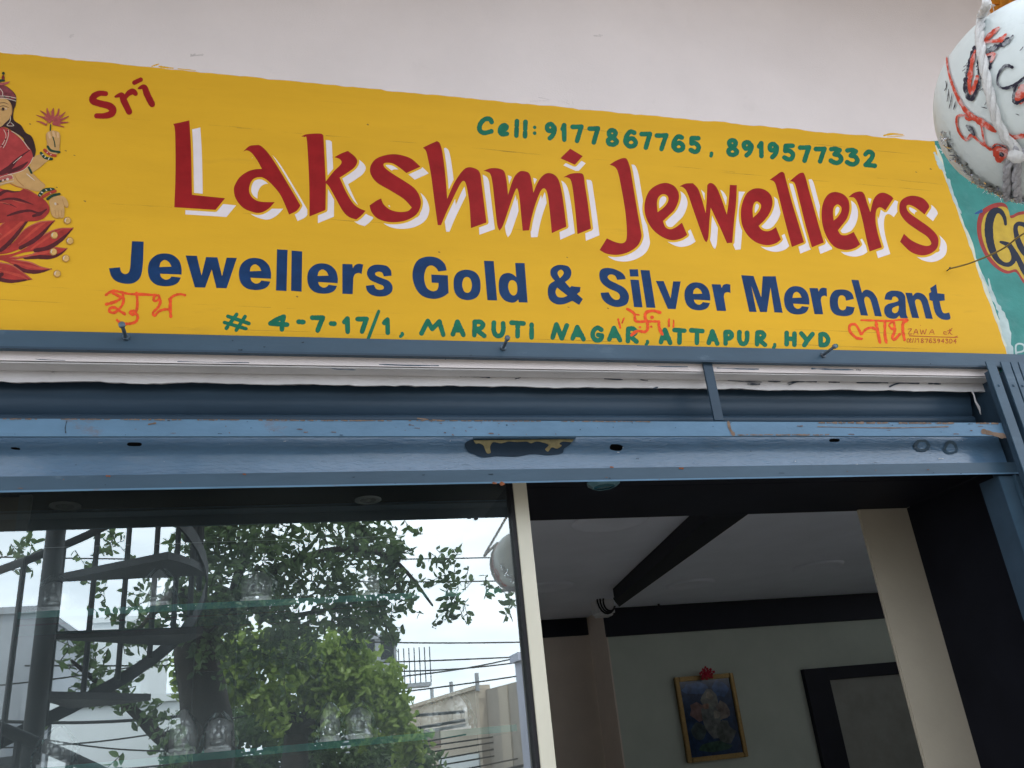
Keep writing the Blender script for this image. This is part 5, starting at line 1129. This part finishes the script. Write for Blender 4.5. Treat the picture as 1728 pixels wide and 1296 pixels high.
twine('twine', dens([sph(1730, 255, .006), sph(1718, 262, .006), sph(1715, 300, .006), sph(1716, 325, .004), sph(1718, 341, .003)], 3), .0060, 'rope_grey')
twine('twine', dens([sph(1712, 258, .006), sph(1745, 272, .006), sph(1790, 240, .006), sph(1850, 180, .006), sph(1880, 100, .006), sph(1860, 30, .01), topk], 3), .0060, 'rope')
twine('twine', dens([topk, topk.lerp(HK, .3), topk.lerp(HK, .6), HK], 10), .0062, 'rope')
obj('knot', *crumple(blob(sph(1716, 262, .008), .013, .011, .012, 10, 8), .003, 120, 2), M['rope'], gt, True)
obj('knot', *crumple(blob(topk, .018, .018, .02, 10, 8), .003, 120, 2), M['rope'], gt, True)
# tinsel garland hugging the lower back of the gourd, and a marigold and tassel on top
tn = []
for k_ in range(900):
    t = random.random(); 
    px = 1592 + 150 * t ** 1.15 + random.uniform(-2, 2); g = t * 1.52
    ph = R_(160 - 74 * t); c2 = Vector((1757, 163)); rpx = 170 + random.uniform(-4, 7)
    q = Vector((c2.x + rpx * math.cos(ph), c2.y + (rpx + 2) * math.sin(ph)))
    p = sph(q.x, q.y, 0); p = GC + (p - GC) * (1 + random.uniform(.005, .045)) + ray(q.x, q.y) * random.uniform(0, .05)
    u1 = Vector([random.gauss(0, 1) for _ in range(3)]).normalized() * random.uniform(.003, .007); u2 = u1.orthogonal().normalized() * random.uniform(.001, .002)
    tn.append(([p - u1 - u2, p + u1 - u2, p + u1 + u2, p - u1 + u2], [(0, 1, 2, 3)]))
o = obj('tinsel', *merge(tn), M['tinsel'], gt, kind='stuff')
ring = [GC + Vector((math.cos(a) * GR * .97, .055 + math.sin(a * 0) * 0, math.sin(a) * GR * .97)) for a in [R_(150 + 240 * i / 40) for i in range(41)]]
mg = []
mc = at(1700, -12, GC.y + .02)
for k_ in range(120):
    d = Vector([random.gauss(0, 1) for _ in range(3)]).normalized(); p = mc + d * .03; u1 = d.orthogonal().normalized() * .009; u2 = d.cross(u1).normalized() * .007
    mg.append(([p - u1 - u2, p + u1 - u2, p + u1 + u2 + d * .006, p - u1 + u2 + d * .006], [(0, 1, 2, 3)]))
tg = thing('marigold', 'orange marigold head tucked between twine and gourd at the top right', 'flower', mc)
obj('petals', *merge(mg), mat('marigold_petal', (.62, .22, .02, 1), .6, var=.3, scale=80), tg, kind='stuff')
# bracket that carries the twine
br = thing('hook_bracket', 'steel bracket under the balcony carrying the gourd', 'bracket', (GC.x, -1.3, 4.5))
box('arm', GC.x - .015, GC.x + .015, GC.y - .05, -1.252, 4.505, 4.535, M['iron'], br)
# ================================================================== THE STREET BEHIND THE CAMERA (what the window mirrors)
def struct(o): o['kind'] = 'structure'; return o
struct(box('ground', -400, 400, -400, 60, -.35, -.055, M['ground']))
struct(box('pavement', -60, 60, -4.2, -.002, -.05, 0.0, M['ground']))
struct(box('road', -200, 200, -13.5, -4.3, -.054, -.05 + .006, M['asphalt']))
struct(box('kerb', -200, 200, -4.299, -4.201, -.05, .012, M['b_grey']))
def leafshape(c, d, u, L_, w):
    """one leaf: four triangles folded along the midrib"""
    d = d.normalized(); s = d.cross(u).normalized(); nn = s.cross(d)
    q = lambda t, k: c + d * L_ * t + s * w * k + nn * w * (.3 * abs(k)) - nn * L_ * .10 * t * t
    return [q(0, 0), q(.25, .8), q(.55, 1), q(.82, .6), q(1, 0), q(.82, -.6), q(.55, -1), q(.25, -.8), q(.5, 0)], [(8, 0, 1, 2), (8, 2, 3, 4), (8, 4, 5, 6), (8, 6, 7, 0)]
def rv(): return Vector([random.gauss(0, 1) for _ in range(3)]).normalized()
def limb(a, b, r0, r1, n=7, wob=.08):
    p = []; L_ = (b - a).length; s = random.random() * 99
    for i in range(n + 1):
        t = i / n; p.append(a.lerp(b, t) + noise.noise_vector(Vector((t * 2.5 + s, s, 0))) * wob * L_ * math.sin(t * math.pi))
    return p, [r0 + (r1 - r0) * i / n for i in range(n + 1)]
def leafy(name, clusters, leafn, L_, m, parent, per=6):
    V, F = [], []
    tw = []
    for (c, r, cnt) in clusters:
        k = 0
        while k < cnt:
            p = c + rv() * r * random.random() ** .45
            if noise.noise(p * 2.3) < .0: k += 1; continue
            d = rv() + Vector((0, 0, -.15)); d.normalize()
            a = p - d * L_ * 2.2; tw.append((a, p))
            for j in range(per):
                q = a.lerp(p, j / (per - 1)); ld = (d * .5 + rv() * .9); v, f = leafshape(q, ld, rv(), L_ * random.uniform(.7, 1.25), L_ * random.uniform(.22, .30))
                n0 = len(V); V += v; F += [tuple(i + n0 for i in g) for g in f]; k += 1
    o = obj(name, V, F, m, parent, kind='stuff')
    return tw
tree = thing('street_tree', 'broad dark green tree reflected across the shop window', 'tree', rf(335, 1400, 6.0))
def vr(px, py, y): return rf(px, py, y)
base = vr(345, 1500, 6.0); base.z = -.05
J = {k: vr(*v) for k, v in dict(t1=(350, 1290, 5.9), t2=(345, 1180, 5.8), t3=(330, 1080, 5.7), t4=(400, 1010, 5.6), b1=(470, 960, 5.3), b2=(560, 930, 5.0), b3=(660, 945, 4.7), b4=(730, 1020, 4.5), c1=(300, 1000, 5.4), c2=(230, 1060, 5.0), d1=(270, 1235, 5.5), d2=(205, 1185, 5.0), d3=(120, 1110, 4.6), e1=(470, 1040, 5.3), e2=(600, 1020, 5.0), e3=(420, 900, 5.3)).items()}
base = Vector((J['t1'].x, J['t1'].y, -.05))
parts = []
for ch_, rr in ((['base', 't1', 't2', 't3', 't4'], (.24, .14)), (['t4', 'b1', 'b2', 'b3', 'b4'], (.055, .008)), (['t3', 'c1', 'c2'], (.07, .015)), (['t1', 'd1', 'd2', 'd3'], (.075, .010)), (['t4', 'e1', 'e2'], (.045, .008)), (['t4', 'e3'], (.06, .015))):
    pts = [base if k == 'base' else J[k] for k in ch_]; pp = cr(pts, 6)
    pp = [p + noise.noise_vector(p * 1.4) * .05 for p in pp]
    rad = [rr[0] + (rr[1] - rr[0]) * i / (len(pp) - 1) for i in range(len(pp))]; parts.append(tube(pp, rad, 8))
trunk_parts = parts
CL = [(430, 960, 5.3, 105, 900), (545, 935, 5.1, 95, 760), (315, 925, 5.4, 80, 520), (640, 960, 4.8, 62, 330), (500, 1045, 5.2, 85, 720), (395, 1070, 5.5, 75, 560), (580, 1030, 5.0, 62, 380), (240, 940, 5.2, 45, 150),
      (640, 1040, 4.8, 45, 150), (700, 1010, 4.6, 42, 110), (745, 1040, 4.5, 34, 70), (790, 1065, 4.4, 20, 24), (690, 920, 4.7, 40, 110), (755, 950, 4.5, 26, 40), (660, 1090, 4.7, 30, 60), (690, 1130, 4.6, 24, 40), (705, 1165, 4.5, 18, 24), (780, 990, 4.4, 20, 24),
      (190, 925, 5.0, 30, 40), (145, 960, 4.8, 16, 16), (200, 1010, 4.9, 34, 60), (235, 1060, 4.9, 34, 70), (140, 1105, 4.7, 30, 60), (165, 1140, 4.7, 30, 60), (205, 1180, 4.9, 30, 60), (260, 1130, 5.1, 28, 40), (250, 1200, 5.1, 30, 50), (110, 1200, 4.6, 12, 8), (225, 1250, 4.9, 34, 50), (170, 1275, 4.8, 30, 40), (280, 1270, 5.2, 36, 60), (20, 930, 4.8, 20, 40), (50, 960, 4.8, 14, 30), (60, 1010, 4.8, 10, 20), (835, 885, 4.2, 16, 22), (845, 870, 4.2, 16, 22), (862, 1020, 4.3, 14, 20), (850, 1040, 4.3, 12, 14), (820, 1000, 4.4, 10, 8),
      (600, 880, 5.0, 70, 300), (480, 870, 5.2, 80, 500), (350, 860, 5.3, 80, 450), (300, 1000, 5.5, 60, 260), (330, 1120, 5.8, 45, 160)]
cl = []
for (px, py, y, r, cnt) in CL:
    c = vr(px, py, y); s = (at(px, py, y) - CAM).length / FPX; cl.append((c, r * s, int(cnt * 1.2)))
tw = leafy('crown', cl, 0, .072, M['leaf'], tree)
random.shuffle(tw)
for a, b_ in tw[:1500]: parts.append(tube([a, b_], [.004, .002], 3, False))
obj('trunk', *merge(parts), M['bark'], tree, True, kind='stuff')
# a twig with a leaf bunch hanging near the top of the window
c = vr(832, 893, 3.2)
# sun-lit second tree further down the street
t2 = thing('far_tree', 'bright sunlit green tree reflected behind the dark one', 'tree', rf(500, 1500, 10.5))
cl = []
for (px, py, r, cnt) in ((385, 1135, 55, 1500), (450, 1120, 55, 1500), (520, 1120, 60, 1500), (590, 1125, 55, 1400), (630, 1165, 45, 1000), (340, 1130, 40, 600), (480, 1165, 50, 900), (640, 1210, 50, 900), (675, 1240, 40, 700), (560, 1180, 50, 900)):
    y = 11.0; c = vr(px, py, y); s = (at(px, py, y) - CAM).length / FPX; cl.append((c, r * s, int(cnt * 1.3)))
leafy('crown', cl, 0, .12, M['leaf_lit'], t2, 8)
b2_ = vr(500, 1240, 11.2); obj('trunk', *merge([tube(*limb(Vector((b2_.x, b2_.y, -.05)), b2_, .3, .16, 8, .05), 8)] + [tube(*limb(b2_, vr(px, 1150, 11), .12, .03, 6), 6) for px in (400, 470, 560, 650)]), M['bark'], t2, True)
# shaded trees filling in below it
t3 = thing('shaded_tree', 'dark shaded tree mass reflected low in the middle of the window', 'tree', rf(520, 1500, 12.5))
cl = []
for (px, py, r, cnt) in ((380, 1240, 80, 1500), (480, 1250, 80, 1500), (580, 1260, 70, 1300), (650, 1275, 50, 800), (430, 1290, 80, 900), (560, 1300, 80, 900), (700, 1285, 34, 300), (320, 1280, 50, 500)):
    y = 12.8; c = vr(px, py, y); s = (at(px, py, y) - CAM).length / FPX; cl.append((c, r * s, cnt))
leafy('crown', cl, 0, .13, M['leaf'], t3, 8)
bb = vr(520, 1270, 12.8); obj('trunk', *tube(*limb(Vector((bb.x, bb.y, -.05)), bb, .2, .08, 6), 6), M['bark'], t3, True)

# ---- houses across the street
def house(name, lab, pxl, pxr, pytop, y, m, depth=6, par=True, extra=None):
    a, b_ = vr(pxl, pytop[0], y), vr(pxr, pytop[1], y); h = (a.z + b_.z) / 2
    x0, x1 = a.x, b_.x; yy = (a.y + b_.y) / 2
    t = thing(name, lab, 'building', (x0, yy, 0))
    box('wall', x0, x1, yy - depth, yy, -.05, h - .12, M[m], t)
    box('parapet', x0 - .06, x1 + .06, yy - depth - .06, yy + .06, h - .119, h, M[m], t)
    return t, x0, x1, yy, h
def solve(px, py, Z, lo=8, hi=60):
    """distance behind the pane at which the pixel's line reaches height Z"""
    for _ in range(40):
        m = (lo + hi) / 2
        if vr(px, py, m).z < Z: lo = m
        else: hi = m
    return lo
t = thing('beige_house', 'beige flat roofed building with a brown band reflected beside the tree', 'building', vr(760, 1300, 18))
HZ = vr(700, 1196, 19.0).z
PL, PM, PR = vr(690, 1197, 19.0), None, None
def hp(px, py): y = solve(px, py, HZ); return vr(px, py, y)
PM, PR = hp(806, 1163), hp(880, 1143)
PL = PM + (hp(700, 1194) - PM) * 1.5; PR = PM + (PR - PM) * 2.2
def wallquad(nm, A0, B0, z0, z1, off, th, m):
    d = (B0 - A0); d.z = 0; d.normalize(); nrm = Vector((-d.y, d.x, 0)); 
    if (CAM - A0).dot(nrm) < 0: nrm = -nrm
    P_ = [A0 + nrm * off, B0 + nrm * off, B0 + nrm * (off - th), A0 + nrm * (off - th)]
    V = [(p.x, p.y, z0) for p in P_] + [(p.x, p.y, z1) for p in P_]
    return obj(nm, V, [(0, 1, 2, 3), (4, 5, 6, 7), (0, 1, 5, 4), (1, 2, 6, 5), (2, 3, 7, 6), (3, 0, 4, 7)], m, t)
wallquad('wall', PL, PM, -.05, HZ, 0, 5, M['b_beige']); wallquad('wall', PM + (PR - PM) * .002, PR, -.05, HZ - .02, -.15, 5, mat('taupe_render', (.40, .35, .30, 1), .85))
wallquad('parapet', PL, PM, HZ + .001, HZ + .07, .06, .3, M['b_beige'])
zb1 = vr(690, 1238, 19).z; zb2 = vr(690, 1268, 19).z
e = PL.lerp(PM, .62); wallquad('brown_band', PL, e, zb2, zb1, .03, .029, M['b_band']); 
a_ = PL.lerp(PM, .60); b_ = PL.lerp(PM, .98); wallquad('shutter_door', a_, b_, -.05, vr(740, 1278, 18).z, .03, .029, M['b_white'])
for f in (.15, .42, .60): q_ = PM.lerp(PR, f); wallquad('pilaster_strip', q_, q_ + (PR - PM) * .09, -.05, HZ - .05, -.12, .029, M['b_beige'])
for q_ in (PL.lerp(PM, .55), PL.lerp(PM, .76), PM, PM.lerp(PR, .5)): obj('roof_post', *tube([Vector((q_.x, q_.y, HZ - .03)), Vector((q_.x, q_.y, HZ + .28))], .04, 6), M['b_grey'], t)
t, x0, x1, yy, h = house('lilac_house', 'pale lilac wall reflected right beside the post', 878, 925, (1100, 1098), 11.0, 'b_lilac', .4)
box('window', x0 + .3, x0 + .9, yy + .001, yy + .02, 1.0, 2.0, M['shutterglass'], t)
t, x0, x1, yy, h = house('white_house', 'bright white house reflected low at the left of the window', 92, 300, (1178, 1176), 14.0, 'b_white', 6)
for k in range(3): box('window', x0 + .5 + k * 1.2, x0 + 1.1 + k * 1.2, yy + .001, yy + .02, .9, 1.9, M['shutterglass'], t)
box('grey_strip', x0 - .5, x0 - .07, yy - 3, yy - .1, -.05, h + .9, M['b_grey'], t)
t, x0, x1, yy, h = house('tall_house', 'grey concrete house reflected behind the leaves below the dark tree', 600, 668, (1072, 1070), 22, 'b_grey', 6)
for i in range(3):
    for k in range(2): box('window', x0 + .15 + k * .5, x0 + .5 + k * .5, yy + .001, yy + .02, 1.5 + i * 1.3, 2.2 + i * 1.3, M['shutterglass'], t)
box('balcony', x1 - .1, x1 + .9, yy - .6, yy, h - 1.4, h - 1.3, M['b_grey'], t)
for k in range(7): obj('railing_bar', *tube([Vector((x1 + .05 + k * .14, yy, h - 1.3)), Vector((x1 + .05 + k * .14, yy, h - .4))], .015, 5), M['iron'], t)
t, x0, x1, yy, h = house('blue_shed', 'small pale blue block reflected behind the spiral stair', 158, 245, (1040, 1042), 20, 'b_white', 5)
t, x0, x1, yy, h = house('grey_house', 'grey block reflected at the far left edge of the window', -200, 66, (1030, 1028), 15, 'b_grey', 5)
box('window', x1 - 1.2, x1 - .5, yy + .001, yy + .02, 1.2, 2.2, M['shutterglass'], t)

# ---- overhead cables
pole = thing('utility_pole', 'concrete utility pole carrying the street cables', 'utility pole', vr(1150, 1300, 8))
pb_ = vr(1150, 1200, 8); obj('pole_shaft', *tube([Vector((pb_.x, pb_.y, -.05)), Vector((pb_.x, pb_.y, 7.5))], [.14, .09], 10), M['b_grey'], pole)
CB = [((560, 938), (905, 936), 6), ((640, 975), (905, 976), 6), ((700, 1078), (905, 1080), 7), ((600, 1112), (905, 1104), 7), ((802, 1117), (905, 1098), 5), ((790, 1120), (905, 1110), 6), ((700, 1158), (910, 1132), 7),
      ((640, 1205), (910, 1186), 8), ((640, 1232), (910, 1190), 8), ((640, 1240), (910, 1198), 8), ((660, 1255), (910, 1212), 8), ((640, 1262), (915, 1228), 7), ((640, 1274), (915, 1236), 7), ((640, 1290), (915, 1246), 7), ((640, 1300), (915, 1258), 7), ((700, 1305), (915, 1268), 6), ((760, 1310), (915, 1280), 5),
      ((60, 1143), (330, 1100), 7), ((60, 1212), (300, 1205), 7), ((100, 1250), (330, 1222), 7), ((150, 1252), (330, 1262), 7), ((90, 1292), (300, 1284), 6)]
ORD = ['first', 'second', 'third', 'fourth', 'fifth', 'sixth', 'seventh', 'eighth', 'ninth', 'tenth', 'eleventh', 'twelfth', 'thirteenth', 'fourteenth', 'fifteenth', 'sixteenth', 'lowest']
for i, (a, b_, y) in enumerate(CB):
    y += 7 if i < 17 else 4; A_, B_ = vr(a[0], a[1], y), vr(b_[0], b_[1], y); d = B_ - A_; A3 = A_ - d * (1.6 if i < 17 else .6); B3 = B_ + d * (.7 if i < 17 else .4)
    pts = [A3.lerp(B3, t / 14) - Vector((0, 0, .10 * math.sin(math.pi * t / 14) - .03)) for t in range(15)]
    r_ = .016 if 1186 < a[1] < 1245 or i in (16,) else .008
    tag(obj('overhead_cable', *tube(pts, r_ * y / 8, 5), M['cable'], None), (ORD[i] + ' cable from the top at the right side of the reflected street' if i < 17 else ORD[i - 17] + ' cable from the top behind the reflected spiral staircase'), 'cable', 'overhead cables crossing the street')

# ---- spiral staircase standing left behind the camera
ax = vr(83, 1000, 2.5); SXc, SYc = ax.x, ax.y; SR = .72
stt = thing('spiral_staircase', 'dark steel spiral staircase mirrored at the left end of the shop window', 'staircase', (SXc, SYc, 0))
obj('centre_pole', *tube([Vector((SXc, SYc, 0)), Vector((SXc, SYc, 5.2))], .045, 20), M['stair'], stt, True)
rise, dth = .27, R_(45); ph0 = R_(-45)
rail = []
for k in range(16):
    a0 = ph0 + dth * k; z = .12 + rise * k
    seg = 5; V = []
    for zz in (z, z + .035):
        V.append(Vector((SXc + .05 * math.cos(a0), SYc + .05 * math.sin(a0), zz)))
        for j in range(seg + 1):
            g = a0 + dth * .80 * j / seg; V.append(Vector((SXc + SR * math.cos(g), SYc + SR * math.sin(g), zz)))
        V.append(Vector((SXc + .05 * math.cos(a0 + dth * .8), SYc + .05 * math.sin(a0 + dth * .8), zz)))
    n = seg + 3; F = [tuple(range(n))[::-1], tuple(range(n, 2 * n))] + [(j, (j + 1) % n, n + (j + 1) % n, n + j) for j in range(n)]
    obj('tread', V, F, M['stair'], stt)
    # stringer strip along the outer edge
    V = []
    for j in range(seg + 1):
        g = a0 + dth * j / seg; zz = z + rise * j / seg
        for r_, dz in ((SR + .003, -.03), (SR + .003, .045), (SR + .014, .045), (SR + .014, -.03)): V.append(Vector((SXc + r_ * math.cos(g), SYc + r_ * math.sin(g), zz + dz)))
    obj('stringer', V, [(4 * j + q, 4 * j + (q + 1) % 4, 4 * j + 4 + (q + 1) % 4, 4 * j + 4 + q) for j in range(seg) for q in range(4)], M['stair'], stt)
    for f_ in (.12, .45, .8):
        g = a0 + dth * f_; p = Vector((SXc + (SR - .03) * math.cos(g), SYc + (SR - .03) * math.sin(g), z + rise * f_))
        obj('baluster', *tube([p, p + Vector((0, 0, .92))], .016, 6), M['stair'], stt)
    for j in range(4):
        g = a0 + dth * j / 4; rail.append(Vector((SXc + (SR - .03) * math.cos(g), SYc + (SR - .03) * math.sin(g), z + rise * j / 4 + .94)))
obj('handrail', *tube(rail, .024, 8), M['stair'], stt, True)
